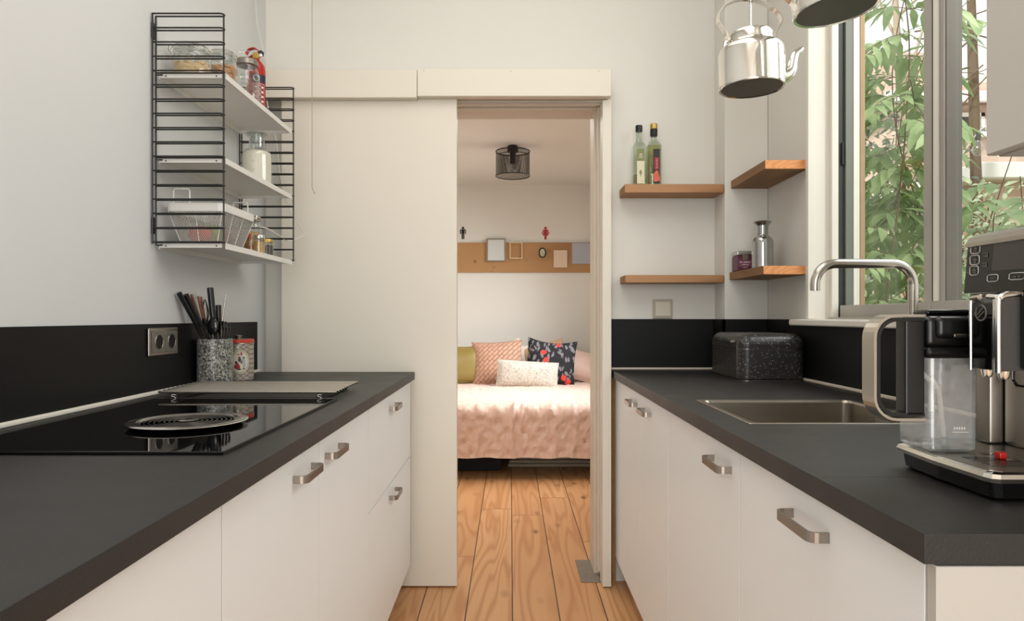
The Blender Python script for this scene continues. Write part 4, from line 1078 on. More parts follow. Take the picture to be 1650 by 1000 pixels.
def quilt():
    nx, ns = 230, 170
    drop = .345; R = .045
    top_len = by1_-.02-by0_-R
    tot = top_len+R*pi/2+(drop-R)
    sd = .20
    xw = (bx1_-bx0_)
    us = [-sd+(xw+2*sd)*i/nx for i in range(nx+1)]
    ss = []
    for j in range(ns+1):
        t = j/ns; ss.append(tot*(1-(1-t)**1.0) if 0 else tot*t)
    tufts = []
    k = 0; s_ = tot-.035
    while s_ > .4:
        off = .06 if k % 2 else 0
        q = -sd+off
        while q < xw+sd: tufts.append((q+random.uniform(-.006, .006), s_+random.uniform(-.006, .006))); q += .12
        s_ -= .072 if k < 4 else .085; k += 1
    grid = {}
    for (a, b) in tufts: grid.setdefault((int(a//.12), int(b//.08)), []).append((a, b))
    vs = []
    for s in ss:
        for u in us:
            if s < top_len: y = by1_-.02-s; z = bz; ny, nz = 0, 1
            elif s < top_len+R*pi/2:
                a = (s-top_len)/R; y = by0_+R-R*math.sin(a); z = bz-R+R*math.cos(a); ny, nz = -math.sin(a), math.cos(a)
            else: y = by0_; z = bz-R-(s-top_len-R*pi/2); ny, nz = -1, 0
            dz = 0; x = bx0_+u
            if u < 0: x = bx0_; z = min(z, bz+u*1.6); 
            if u > xw: x = bx1_; z = min(z, bz-(u-xw)*1.6)
            z = max(z, .15)
            d = 0
            gi, gj = int(u//.12), int(s//.08); dm = 9
            for p in (-1, 0, 1):
                for q in (-1, 0, 1):
                    for (a, b) in grid.get((gi+p, gj+q), ()):
                        dd = (a-u)**2+(b-s)**2
                        if dd < dm: dm = dd
            dm = math.sqrt(dm)
            d += .016*(1-math.exp(-(dm/.024)**1.2))
            d += .003*noise.noise(Vector((u*34, s*8, 1.3)))+.002*noise.noise(Vector((u*70+s*25, s*50, 4)))
            rid = 1-abs(noise.noise(Vector((u*22+s*12, s*15-u*8, 8)))); d += .007*max(0, rid-.78)/.22
            fr = max(0, min(1, (s-(top_len-.25))/.3))
            for (xc, a_, ww) in ((.02, .022, .012), (.085, .014, .010), (.30, .010, .02), (-.22, .008, .02), (.44, .008, .015)):
                xx = x-xc-.012*math.sin(s*14+xc*9); d += a_*fr*math.exp(-(xx/ww)**2)
            vs.append((x+.004*noise.noise(Vector((u*5, s*8, 2))), y+ny*d, z+nz*d+(.004*math.sin(u*23) if z < .16 else 0)))
    fs = [(j*(nx+1)+i, j*(nx+1)+i+1, (j+1)*(nx+1)+i+1, (j+1)*(nx+1)+i) for j in range(ns) for i in range(nx)]
    fs = [tuple(reversed(f)) for f in fs]
    m = MB().add(vs, fs, True)
    q = m.build('quilt', 'quilt', bed)
    mm = MB()
    for (a, b) in tufts:
        if a < 0.01 or a > xw-.01: continue
        if b < top_len: y = by1_-.02-b; z = bz+.001; mm.box(bx0_+a-.006, bx0_+a+.006, y-.002, y+.002, z, z+.003)
        elif b > top_len+R*pi/2: z = bz-R-(b-top_len-R*pi/2); mm.box(bx0_+a-.002, bx0_+a+.002, by0_-.003, by0_-.001, z-.005, z+.005)
    mm.build('tufting', 'quilt_mark', q)
quilt()
m = MB()
for k in range(4): m.rbox(-.02+.01*k, .62-.012*k, 5.12+.01*k, 5.6, .001+.026*k, .026+.026*k, .012, 3)
tag(m.build('folded_blanket', 'beige_cloth'), 'folded beige blanket stored on the floor under the bed', 'blanket')
m = MB().rbox(-.55, -.06, 4.98, 5.55, .001, .16, .02, 2); tag(m.build('storage_box', 'darkbox'), 'dark fabric storage box under the bed', 'box')

S = bz+.012
pillow('cushion', 'mustard yellow satin cushion at the left of the bed', .40, .36, .13, (-.43, 6.22, S), (-18, 0, 4), 'mustard')
pillow('cushion', 'pink basket-weave cushion left of the white knitted one', .46, .41, .14, (-.105, 6.19, S), (-20, -3, 0), 'pillow_pink', flop=0)
pillow('cushion', 'black cushion with red flowers and grey leaves', .45, .41, .13, (.345, 6.14, S-.005), (-20, 5, -4), 'pillow_floral', flop=.55)
pillow('cushion', 'long white knitted lumbar cushion in front of the others', .54, .235, .11, (.145, 6.0, S-.01), (-14, 3.5, 0), 'pillow_knit', pinch=.03)
pillow('pillow', 'grey-white pillow with one corner sticking up behind the pink cushion', .52, .36, .12, (-.07, 6.40, S), (-20, 0, 0), 'pillow_white', group='pillows behind the cushions', cat='pillow')
pillow('pillow', 'pale pillow whose pointed corner shows between the pink and black cushions', .34, .36, .10, (.07, 6.44, S+.03), (-14, -24, 0), 'pillow_white', group='pillows behind the cushions', cat='pillow')
pillow('pillow', 'tan linen pillow behind the black flowered cushion', .44, .36, .11, (.36, 6.42, S+.015), (-14, -14, 0), 'pillow_tan', group='pillows behind the cushions', cat='pillow')
pillow('pillow', 'blush pillow sloping down at the right edge of the bed', .62, .34, .16, (.60, 6.33, S+.03), (-38, 14, 0), 'quilt', group='pillows behind the cushions', cat='pillow')

# ceiling lamp in the bedroom
lc = (.02, 5.2, 2.19); lp = thing('ceiling_lamp', (lc[0], lc[1], 2.42), 'black wire mesh drum ceiling lamp in the bedroom', 'lamp')
m = MB(); vs = []
n = 64
m.add([(lc[0]+.128*math.cos(2*pi*k/n), lc[1]+.128*math.sin(2*pi*k/n), lc[2]+z) for z in (0, .185) for k in range(n)], [(k, (k+1) % n, n+(k+1) % n, n+k) for k in range(n)], True)
shd = m.build('lamp_shade', 'wiremesh', lp, weighted=False)
m = MB(); m.ring((lc[0], lc[1], lc[2]), .128, .0045, 'z', 40, 6); m.ring((lc[0], lc[1], lc[2]+.185), .128, .0045, 'z', 40, 6)
for k in range(3):
    a = 2*pi*k/3+.5; m.tube([(lc[0]+.128*math.cos(a), lc[1]+.128*math.sin(a), lc[2]+.185), (lc[0]+.02*math.cos(a), lc[1]+.02*math.sin(a), lc[2]+.19)], .003, 6)
m.build('shade_ring', 'lampmetal', lp)
MB().lathe([(.0, 0), (.03, 0), (.04, -.006), (.042, -.045), (.038, -.05), (.0, -.05)][::-1], (lc[0], lc[1], 2.4195), 24).build('ceiling_mount', 'lampmetal', lp)
MB().lathe([(.0, -.14), (.018, -.138), (.021, -.13), (.021, -.051), (.0, -.05)], (lc[0], lc[1], 2.42), 20).build('bulb_holder', 'lampmetal', lp)
m = MB().lathe([(.0, -.215), (.012, -.212), (.022, -.20), (.026, -.185), (.022, -.168), (.013, -.15), (.012, -.1405)], (lc[0], lc[1], 2.42), 20); m.build('light_bulb', 'bulbglass', lp)
# pine board + frames + icons
BY = 6.75
tag(MB().rbox(-1.3, 1.45, BY-.022, BY-.001, 1.559, 1.851, .002, 1).build('pine_board', 'pineboard'), 'wide horizontal pine board on the bedroom wall', 'board')
def rectw(p, d=BY-.023): a = PT(p[0], p[1], d); b = PT(p[2], p[3], d); return a.x, b.x, b.z, a.z
def frame_thing(lab, p, fm, pm, fw=.012, inner=True, d0=.0225, depth=.02, cat='picture frame', nm='picture_frame'):
    x0, x1, z0, z1 = rectw(p); f = thing(nm, ((x0+x1)/2, BY-d0, z0), lab, cat, 'frames on the pine board')
    yb, yf = BY-d0-.0005, BY-d0-depth
    if fm:
        m = MB(); m.box(x0, x1, yf, yb, z1-fw, z1).box(x0, x1, yf, yb, z0, z0+fw).box(x0, x0+fw, yf, yb, z0+fw, z1-fw).box(x1-fw, x1, yf, yb, z0+fw, z1-fw); m.build('frame', fm, f)
    if pm:
        g = fw+.0005 if fm else 0
        MB().rbox(x0+g, x1-g, yf+.004, yb, z0+g, z1-g, .002, 1).build('picture', pm, f)
    return f
frame_thing('blank pale grey picture in a taupe frame, leftmost on the pine board', (784, 384, 815, 421.5), 'frame_taupe', 'sky_frame')
frame_thing('small empty light wood frame, the pine board showing through', (821, 390, 842, 417), 'frame_pine', None, fw=.011)
frame_thing('plain pale pink canvas hanging low on the pine board', (892, 403, 914, 431), None, 'pink_canvas')
frame_thing('plain blue-grey canvas at the right end of the pine board', (921.5, 391.5, 953, 425), None, 'blue_canvas')
a = PT(874, 407, BY-.023); f = thing('picture_frame', (a.x, BY-.0225, a.z-.05), 'tiny oval picture in a dark rim on the pine board', 'picture frame', 'frames on the pine board')
m = MB(); m.ring((a.x, BY-.030, a.z), .040, .0065, 'y', 32, 6, sx=.78, sy=1.1); m.build('frame', 'lampmetal', f)
m = MB(); m.add([(a.x+.033*math.cos(t), BY-.030, a.z+.044*math.sin(t)) for t in [2*pi*k/24 for k in range(24)]], [tuple(range(24))]); m.build('picture', 'cream', f)
m = MB(); m.ring((a.x, BY-.0312, a.z), .012, .0016, 'y', 16, 4, sx=.8, sy=1.4); m.ring((a.x+.004, BY-.0312, a.z-.01), .008, .0014, 'y', 12, 4); m.ring((a.x, BY-.0312, a.z), .026, .0009, 'y', 24, 4, sx=.85, sy=1.2); m.build('drawing', 'frame_taupe', f)
def icon(px, py0, py1, female, mat, lab, nm):
    a = PT(px, py0, BY-.002); b = PT(px, py1, BY-.002); H = a.z-b.z; x = a.x; z = b.z
    m = MB(); fn = lambda u, v, d: (x+u*H, BY-.001-d, z+v*H)
    m.prism([(.105*math.cos(-t), .90+.095*math.sin(-t)) for t in [2*pi*k/18 for k in range(18)]][::-1], fn, 0, .002)
    if female:
        body = [(-.09, .0), (-.09, .30), (-.22, .30), (-.12, .60), (-.13, .68), (-.24, .42), (-.30, .44), (-.20, .74), (-.12, .79), (.12, .79), (.20, .74), (.30, .44), (.24, .42), (.13, .68), (.12, .60), (.22, .30), (.09, .30), (.09, 0)]
    else:
        body = [(-.11, 0), (-.11, .42), (-.12, .44), (-.13, .70), (-.16, .70), (-.16, .42), (-.24, .42), (-.24, .72), (-.19, .79), (.19, .79), (.24, .72), (.24, .42), (.16, .42), (.16, .70), (.13, .70), (.12, .44), (.11, .42), (.11, 0)]
    # triangulated fan through convex pieces
    L = [p for p in body if p[0] < 0]; R_ = [p for p in body if p[0] > 0][::-1]
    for i in range(len(L)-1):
        if abs(L[i][1]-L[i+1][1]) < 1e-6: continue
    if female: quads = [[(-.09, 0), (.09, 0), (.09, .31), (-.09, .31)], [(-.23, .30), (.23, .30), (.12, .62), (-.12, .62)], [(-.12, .61), (.12, .61), (.14, .79), (-.14, .79)], [(-.31, .44), (-.24, .41), (-.11, .72), (-.16, .79)], [(.24, .41), (.31, .44), (.16, .79), (.11, .72)]]
    else: quads = [[(-.11, 0), (-.012, 0), (-.012, .45), (-.11, .45)], [(.012, 0), (.11, 0), (.11, .45), (.012, .45)], [(-.12, .44), (.12, .44), (.13, .79), (-.13, .79)], [(-.24, .42), (-.165, .42), (-.165, .74), (-.24, .74)], [(.165, .42), (.24, .42), (.24, .74), (.165, .74)], [(-.24, .72), (.24, .72), (.19, .79), (-.19, .79)]]
    for q in quads: m.prism(q, fn, 0, .0018)
    return tag(m.build(nm, mat), lab, 'wall icon')
icon(746, 365, 385, False, 'lampmetal', 'small black man pictogram on the bedroom wall above the pine board', 'man_pictogram')
icon(879, 365, 385.5, True, 'redicon', 'small red woman pictogram on the bedroom wall above the pine board', 'woman_pictogram')

# ================================================================ COFFEE MACHINE
cy0, cy1 = .822, 1.036; xf = .684; xt = .578
cm = thing('coffee_machine', (.8, .93, ZT), 'stainless and black bean-to-cup coffee machine at the near end of the right worktop', 'coffee machine')
zb = ZT+.0006
# lower base (black) and drip tray
def tray_outline(ins=0):
    pts = [(1.0-ins, cy1-.002-ins), (xt+.012+ins, cy1-.002-ins), (xt+.002+ins, cy1-.014-ins), (xt-.003+ins, (cy0+cy1)/2), (xt+ins, cy0+.013), (xt+.003+ins, cy0+.004+ins), (xt+.011+ins, cy0+ins), (1.0-ins, cy0+ins)]
    return pts
def ploft(m, layers, mi=0, smooth=False):
    rings = [[(x, y, z) for x, y in tray_outline(i)] for i, z in layers]
    return loft(m, rings, mi, True, smooth)
ploft(MB(), [(.012, zb), (.006, zb+.004), (.004, zb+.0225)]).build('base', 'black_gloss', cm)
dt = ploft(MB(), [(.003, zb+.0228), (-.001, zb+.0235), (-.003, zb+.029), (-.001, zb+.034), (.004, zb+.0358)], smooth=False).build('tray_rim', 'chrome', cm)
m = ploft(MB(), [(.0045, zb+.0359), (.006, zb+.0372)]); gr = m.build('drip_grille', 'machine_steel', cm)
m = MB(); zg = zb+.0376
for k in range(7):
    yy = cy0+.030+k*.009; m.box(.60+.0, .66, yy, yy+.0022, zg-.0004, zg)
for k in range(5):
    yy = cy1-.10+k*.011; m.box(.595+.004*k, .625+.004*k, yy, yy+.0022, zg-.0004, zg)
m.box(.600, .622, .900, .912, zg-.0004, zg); m.box(.640, .660, .925, .937, zg-.0004, zg); m.box(.633, .66, .885, .898, zg-.0004, zg+.0002)
m.build('grille_slot', 'black_gloss', gr)
fl = PX(1600, 735, .642); MB().rbox(.638, .648, .893, .905, zg, zg+.009, .002, 2).build('float', 'red', cm)
# body
m = MB(); m.rbox(.722, 1.004, cy0+.003, cy1-.003, zb+.036, 1.158, .006, 2); m.build('body', 'machine_steel', cm)
m = MB(); m.rbox(.700, .7215, cy1-.035, cy1-.003, zb+.0375, 1.12, .004, 2); m.build('side_column', 'machine_steel', cm)
m = MB(); m.rbox(.690, .7215, cy0+.004, cy1-.004, 1.10, 1.158, .003, 2); m.build('front_plate', 'machine_steel', cm)
m = MB(); m.rbox(.7205-.0015, .7212, cy0+.02, .96, 1.02, 1.095, .0, 1) if 0 else None
m = MB()
ol = [(.7212, .985, 1.10), (.7212, .985, 1.034), (.7212, .977, 1.026), (.7212, .83, 1.026)]
m.tube(ol, .0016, 6); m.build('service_door_line', 'black_gloss', cm)
# control head: top box plus tilted glossy panel
def hd_pt(x, z): return (x, z)
prof = [(xf+.001, 1.159), (xf+.007, 1.232), (xf+.012, 1.2405), (xf+.02, 1.2445), (1.002, 1.2445), (1.002, 1.159)]
m = MB(); m.prism(prof, lambda u, v, d: (u, d, v), cy0+.001, cy1-.001); m.build('control_head', 'black_gloss', cm)
m = MB(); m.strip([(xf+.0055, cy1, 1.231), (xf+.0055, cy0, 1.231)], (.09, 0, 1), .006, .003)
tt = [(xf+.004, 1.2325), (xf+.009, 1.242), (xf+.019, 1.2475), (1.003, 1.2475), (1.003, 1.2448), (xf+.0205, 1.2448), (xf+.0125, 1.2408), (xf+.0075, 1.2325)]
m.prism(tt, lambda u, v, d: (u, d, v), cy0-.0005, cy1+.0005); m.build('top_trim', 'steel', cm)
def panel_pt(px, py, off=.0008):
    # point on the tilted panel face
    X = xf+.004
    for _ in range(4):
        p = PX(px, py, X); X = xf+.001+(p.z-1.159)*.006/.073
    p = PX(px, py, X); return Vector((p.x-off, p.y, p.z))
m = MB()
def obox(q, r=.0006):
    P_ = [panel_pt(*p) for p in q]; out = []
    for i in range(4):
        a, b, c_ = P_[i-1], P_[i], P_[(i+1) % 4]
        out += [b+(a-b)*.16, b+(c_-b)*.16]
    m.tube(out, r, 5, True)
for q in (((1565.5, 394.5), (1580.5, 392.5), (1579.5, 407.5), (1565, 409)), ((1564, 412), (1579, 410.5), (1578.5, 425.5), (1564, 426.5)), ((1563.5, 429), (1577.5, 428), (1577, 442.5), (1563.5, 443.5)),
          ((1592, 443), (1609.5, 441.5), (1608.5, 453), (1591.5, 453.8)), ((1627.5, 440), (1653, 438.5), (1652, 449.5), (1626.5, 450.8))): obox(q)
m.build('button_outline', 'marks', cm)
m = MB()
def dash(px0, py, px1, h=1.2, mb=None):
    a, b, c_, d_ = panel_pt(px0, py), panel_pt(px1, py), panel_pt(px1, py+h), panel_pt(px0, py+h); (mb or m).add([a, b, c_, d_], [(0, 1, 2, 3)])
for (x, y, x2) in ((1557, 403, 1563), (1557, 417.5, 1562), (1557, 421, 1562), (1558, 435, 1562), (1558, 438.5, 1562)): dash(x, y, x2)
for (x, y) in ((1570, 399), (1569.5, 417), (1568.5, 434.5)):
    dash(x, y, x+5, 2.2); dash(x+.6, y+4, x+4.4, 1.4); dash(x+1.8, y-2.5, x+3.4, 1.5)
dash(1597, 447, 1603, 1.2); dash(1633, 444.5, 1638, 2); dash(1641, 444, 1645, 2)
for (x, y) in ((1584, 407), (1582.5, 423)): dash(x, y, x+8, 1); dash(x+7, y, x+8.5, 7); dash(x+1, y+5, x+7, 1.2)
m.build('button_print', 'dim', cm)
m = MB(); P_ = [panel_pt(*p, off=.0005) for p in ((1603, 388.5), (1668, 377), (1664, 432), (1598, 436))]; m.add(P_, [(0, 1, 2, 3)]); m.build('display', 'screen', cm)
# spout unit
sx0, sy0_, sy1_ = .610, .856, .912; z0s, z1s = 1.056, 1.150
m = MB()
prof = [(sx0+.004, z0s), (sx0+.004, z1s-.008), (sx0+.009, z1s-.002), (sx0+.016, z1s), (.69, z1s), (.69, z0s+.02), (.655, z0s)]
m.prism(prof, lambda u, v, d: (u, d, v), sy0_+.001, sy1_-.001); su = m.build('spout_unit', 'darkgrey', cm)
m = MB(); m.box(sx0+.0015, sx0+.0038, sy0_+.010, sy1_-.004, z0s+.001, z1s-.010); m.build('front_plate', 'black_gloss', su)
m = MB()
def cr_path(y): return [(sx0+.001, y, z0s-.002), (sx0+.001, y, z1s-.012), (sx0+.003, y, z1s-.004), (sx0+.010, y, z1s+.001), (sx0+.03, y, z1s+.002)]
m.tube(smooth_pts(cr_path(sy0_+.003), 4), .0042, 10); m.tube(smooth_pts(cr_path(sy0_+.009), 4), .0022, 8); m.tube(smooth_pts(cr_path(sy1_-.002), 4), .002, 8)
m.tube([(sx0+.002, sy0_+.004, z1s-.002), (sx0+.002, sy0_+.022, z1s-.0005)], .0036, 8); m.tube([(sx0+.002, sy1_-.018, z1s-.0005), (sx0+.002, sy1_-.003, z1s-.002)], .0036, 8)
m.build('chrome_frame', 'chrome', su)
m = MB(); m.rbox(.636, .6895, sy0_-.010, sy0_, z0s+.002, z1s+.004, .004, 2); m.build('spout_carrier', 'black_plastic', su)
lc_ = PX(1580.5, 504, sx0+.001); m = MB(); m.ring((sx0+.0012, lc_.y, lc_.z), .0098, .0012, 'x', 26, 5)
for q in (-.0028, .0028):
    a_ = Vector((sx0+.0008, lc_.y+.006, lc_.z-.0045+q)); b_ = Vector((sx0+.0008, lc_.y-.006, lc_.z+.0045+q)); m.tube([a_, b_], .0011, 5)
m.build('emblem', 'dim', su)
m = MB()
for yy in (sy0_+.008, sy1_-.018): m.lathe([(.0, -.010), (.005, -.010), (.0065, -.006), (.0075, 0), (.0, 0)], (sx0+.012, yy, z0s-.0005), 16)
m.build('nozzle', 'chrome', su)
# milk jug attached to the machine
gx0, gx1, gy0, gy1 = .569, .642, .936, 1.012
mj = thing('milk_jug', ((gx0+gx1)/2, (gy0+gy1)/2, zg), 'clear plastic milk jug with black lid and metal loop handle docked on the coffee machine', 'jug')
def jr(z, ins=0, r=.012): return rrect(gx0+ins, gx1-ins, gy0+ins, gy1-ins, r, z, 5)
zj = zg+.0005
loft(MB(), [jr(zj, .006), jr(zj+.004, .001), jr(zj+.02, .0005), jr(1.067, 0)]).build('clear_body', 'jar_scuff', mj)
m = loft(MB(), [jr(zj+.001, .007), jr(zj+.005, .003), jr(zj+.009, .003)]); m.build('thick_base', 'jar', mj)
m = MB(); m.rbox(gx0-.001, gx1+.001, gy0-.001, gy1+.001, 1.0673, 1.083, .010, 4); m.rbox(gx0+.001, gx1+.03, gy0+.003, gy1-.003, 1.0815, 1.125, .009, 4); m.rbox(gx0+.012, gx1+.028, gy0-.004, gy0+.02, 1.094, 1.1245, .008, 3)
m.build('lid', 'black_plastic', mj)
m = MB(); m.rbox(gx0+.034, gx0+.052, gy0-.0055, gy0-.002, 1.0955, 1.1005, .001, 1); m.build('lid_clip', 'nickel', mj)
m = MB(); m.rbox(gx0+.012, gx0+.075, gy1-.055, gy1-.02, 1.125, 1.134, .004, 3); m.build('lid_lever', 'black_gloss', mj)
# handle: outer metal strap + inner black loop
hy = .949; hx0_, hx1_ = .497, .566
def hloop(ox0, ox1, oz0, oz1, r):
    fn = lambda u, v: (u, hy, v)
    return [(ox1, hy, oz0)]+arc((ox0+r, oz0+r), r, 270, 180, 7, fn)+arc((ox0+r, oz1-r), r, 180, 90, 7, fn)+[(ox1, hy, oz1)]
m = MB().strip(hloop(hx0_, hx1_, .984, 1.1255, .030), (0, 1, 0), .032, .0035, smooth=False); m.build('handle_strap', 'tap', mj)
m = MB().strip(hloop(hx0_+.006, hx1_, .990, 1.120, .026), (0, 1, 0), .026, .005); m.rbox(hx1_-.026, hx1_+.0005, hy-.013, hy+.013, .988, 1.121, .003, 2); m.build('handle_grip', 'black_plastic', mj)
m = MB().tube([(gx0+.006, gy0+.02, 1.045), (gx0+.016, gy0+.022, 1.036), (gx0+.020, gy0+.024, 1.040), (gx0+.030, gy0+.027, 1.025), (gx0+.034, gy0+.03, 1.028), (gx1-.010, gy1-.012, zj+.012)], .0034, 8)
m.tube([(gx0+.034, gy1-.03, 1.07), (gx0+.034, gy1-.03, zj+.05)], .0035, 8)
m.build('suction_tube', 'white_frame', mj)
m = MB(); 
for k in range(5): m.box(gx0+.036+k*.0034, gx0+.0382+k*.0034, gy0-.0008, gy0-.0002, .970, .9735)
m.box(gx0+.034, gx0+.056, gy0-.0008, gy0-.0002, .966, .967); m.build('level_mark', 'marks', mj)

# ================================================================ HANGING KETTLES
def kettle(name, label, base, tilt, spout=True, tall=False):
    k = thing(name, base, label, 'kettle', 'polished metal kettles hung from the ceiling as lamps')
    Rm = Matrix.Translation(Vector(base)) @ Matrix.Rotation(math.radians(tilt), 4, 'Y')
    H = .165 if tall else .106
    m = MB().lathe([(.083, .002), (.0885, 0), (.0905, .004), (.0895, .008), (.0905, .012), (.0905, H-.006), (.087, H+.006), (.078, H+.014), (.066, H+.021), (.0625, H+.024), (.0625, H+.027)], (0, 0, 0), 48); m.f = [f for f in m.f if len(f) < 20]
    m.s = m.s[:len(m.f)]; m.m = m.m[:len(m.f)]
    m.xf(Rm).build('body', 'chrome', k)
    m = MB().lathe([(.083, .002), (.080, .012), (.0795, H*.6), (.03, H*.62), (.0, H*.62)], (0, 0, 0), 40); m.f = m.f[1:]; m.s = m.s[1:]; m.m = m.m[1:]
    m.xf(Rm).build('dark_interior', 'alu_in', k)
    MB().lathe([(.058, H+.022), (.060, H+.024), (.0605, H+.044), (.057, H+.051), (.045, H+.055), (.0, H+.057)], (0, 0, 0), 40).xf(Rm).build('lid', 'chrome', k)
    m = MB(); z = H+.03
    hp = [(-.066, 0, z), (-.070, 0, z+.018), (-.078, 0, z+.034), (-.092, 0, z+.055), (-.090, 0, z+.080), (-.070, 0, z+.103), (-.03, 0, z+.118), (.012, 0, z+.116), (.05, 0, z+.100), (.078, 0, z+.076), (.088, 0, z+.055), (.078, 0, z+.034), (.070, 0, z+.018), (.066, 0, z)]
    m.strip(smooth_pts(hp, 4), (0, 1, 0), .022, .003, smooth=False)
    for sx_ in (-1, 1):
        m.tube([(sx_*.074, 0, H+.012), (sx_*.072, 0, H+.026), (sx_*.066, 0, H+.034)], [.007, .006, .005], 8); m.tube([(sx_*.067, -.014, z+.002), (sx_*.067, .014, z+.002)], .005, 8)
    m.xf(Rm).build('handle', 'chrome', k)
    if spout:
        sp = smooth_pts([(.082, 0, .030), (.100, 0, .036), (.112, 0, .050), (.117, 0, .072), (.124, 0, .093), (.137, 0, .104), (.146, 0, .112)], 4)
        n = len(sp); m = MB().tube(sp, [.021*(1-i/(n-1))+.0065*(i/(n-1)) for i in range(n)], 14); m.xf(Rm).build('spout', 'chrome', k)
    else:
        sp = smooth_pts([(-.088, 0, .012), (-.098, 0, .030), (-.120, 0, .058), (-.130, 0, .095), (-.118, 0, .135), (-.088, 0, .150)], 5)
        m = MB().strip(sp, (0, 1, 0), .016, .004); m.xf(Rm).build('side_handle', 'chrome', k)
    top = Rm @ Vector((-.0, 0, H+.056)); up = Rm @ Vector((.002, 0, z+.117))
    m = MB().tube([top, up+Vector((0, 0, .01))], .0022, 8)
    m.lathe([(.0, -.006), (.005, -.006), (.005, .006), (.0, .006)], up, 10); m.lathe([(.0, 0), (.0045, 0), (.0045, .02), (.0, .02)], up+Vector((0, 0, .006)), 10)
    m.tube([up+Vector((0, 0, .02)), Vector((up.x, up.y, CEIL-.001))], .0016, 6)
    m.build('hanging_rod', 'chrome', k)
    return k
kettle('hanging_kettle', 'polished kettle with curved spout hanging upright on a rod left of the window', tuple(PT(1211.5, 143, 1.95)), -1.2)
kettle('hanging_kettle', 'larger-looking tilted kettle at the top edge in front of the window, dark underside showing', tuple(PT(1347, 18, 1.53)), -6, spout=False, tall=True)
# ================================================================ OUTSIDE
m = MB().box(1.25, 14, -6, 22, -.25, -.2); g = m.build('ground', 'grass'); g['kind'] = 'structure'; g['label'] = 'pale garden ground outside the window'; g['category'] = 'ground'
# brick house
hs = thing('brick_house', (7.5, 10.5, -.2), 'pale brick house with tiled roof and white gutter across the garden', 'house')
HX, HY = 5.07, 9.0
gz = PT(0, 168, HY).z
m = MB().box(HX, 12.5, HY, HY+5, -.2, gz-.02); m.build('wall', 'brick', hs)
m = MB(); rz = gz+1.25
m.add([(HX-.25, HY-.25, gz+.06), (12.8, HY-.25, gz+.06), (12.8, HY+2.4, rz+.35), (HX-.25, HY+2.4, rz+.35), (HX-.25, HY-.25, gz-.02), (12.8, HY-.25, gz-.02), (12.8, HY+5.2, gz), (HX-.25, HY+5.2, gz)],
      [(0, 1, 2, 3), (4, 5, 1, 0), (3, 2, 6, 7), (0, 3, 7), (1, 6, 2), (0, 7, 4), (1, 5, 6), (4, 7, 6, 5)])
m.build('roof', 'rooftile', hs)
z = PT(0, 172, HY-.3).z
m = MB().rbox(HX-.3, 12.8, HY-.33, HY-.255, gz-.06, gz+.075, .01, 1); m.build('gutter', 'white_out', hs)
z0w, z1w = PT(0, 214, HY).z, PT(0, 183, HY).z; xw0, xw1 = 5.85, (1583-CX)*HY/F
m = MB().box(xw0, xw1, HY-.05, HY-.001, z0w, z0w+.06).box(xw0, xw1, HY-.05, HY-.001, z1w-.05, z1w).box(xw0, xw0+.05, HY-.05, HY-.001, z0w, z1w).box(xw1-.05, xw1, HY-.05, HY-.001, z0w, z1w)
wf = m.build('window', 'white_out', hs)
MB().box(xw0+.051, xw1-.051, HY-.02, HY-.002, z0w+.061, z1w-.051).build('pane', 'screen', wf)
MB().box(HX+.5, 12.5, HY-.12, HY-.051, PT(0, 223, HY).z, PT(0, 215.5, HY).z).build('white_band', 'white_out', hs)
m = MB(); q0, q1 = PT(1606, 88, HY+1), PT(1640, 60, HY+1)
m.rbox(6.15, 6.55, HY+.35, HY+.9, gz+.25, gz+.95, .02, 1); m.build('dormer', 'white_out', hs)
# garden shed with fascia
gs = thing('garden_shed', (6.5, 7.2, -.2), 'low orange brick garden outbuilding with broad white fascia', 'shed')
SY = 6.0; zt_, zb2 = PT(0, 263, SY).z, PT(0, 289, SY).z; xs0 = (1572-CX)*SY/F
MB().box(xs0+.1, 8.2, SY+.06, SY+2.2, -.2, zb2).build('wall', 'brick2', gs)
MB().rbox(xs0-.02, 8.3, SY-.06, SY+2.3, zb2+.001, zt_, .01, 1).build('fascia', 'white_out', gs)
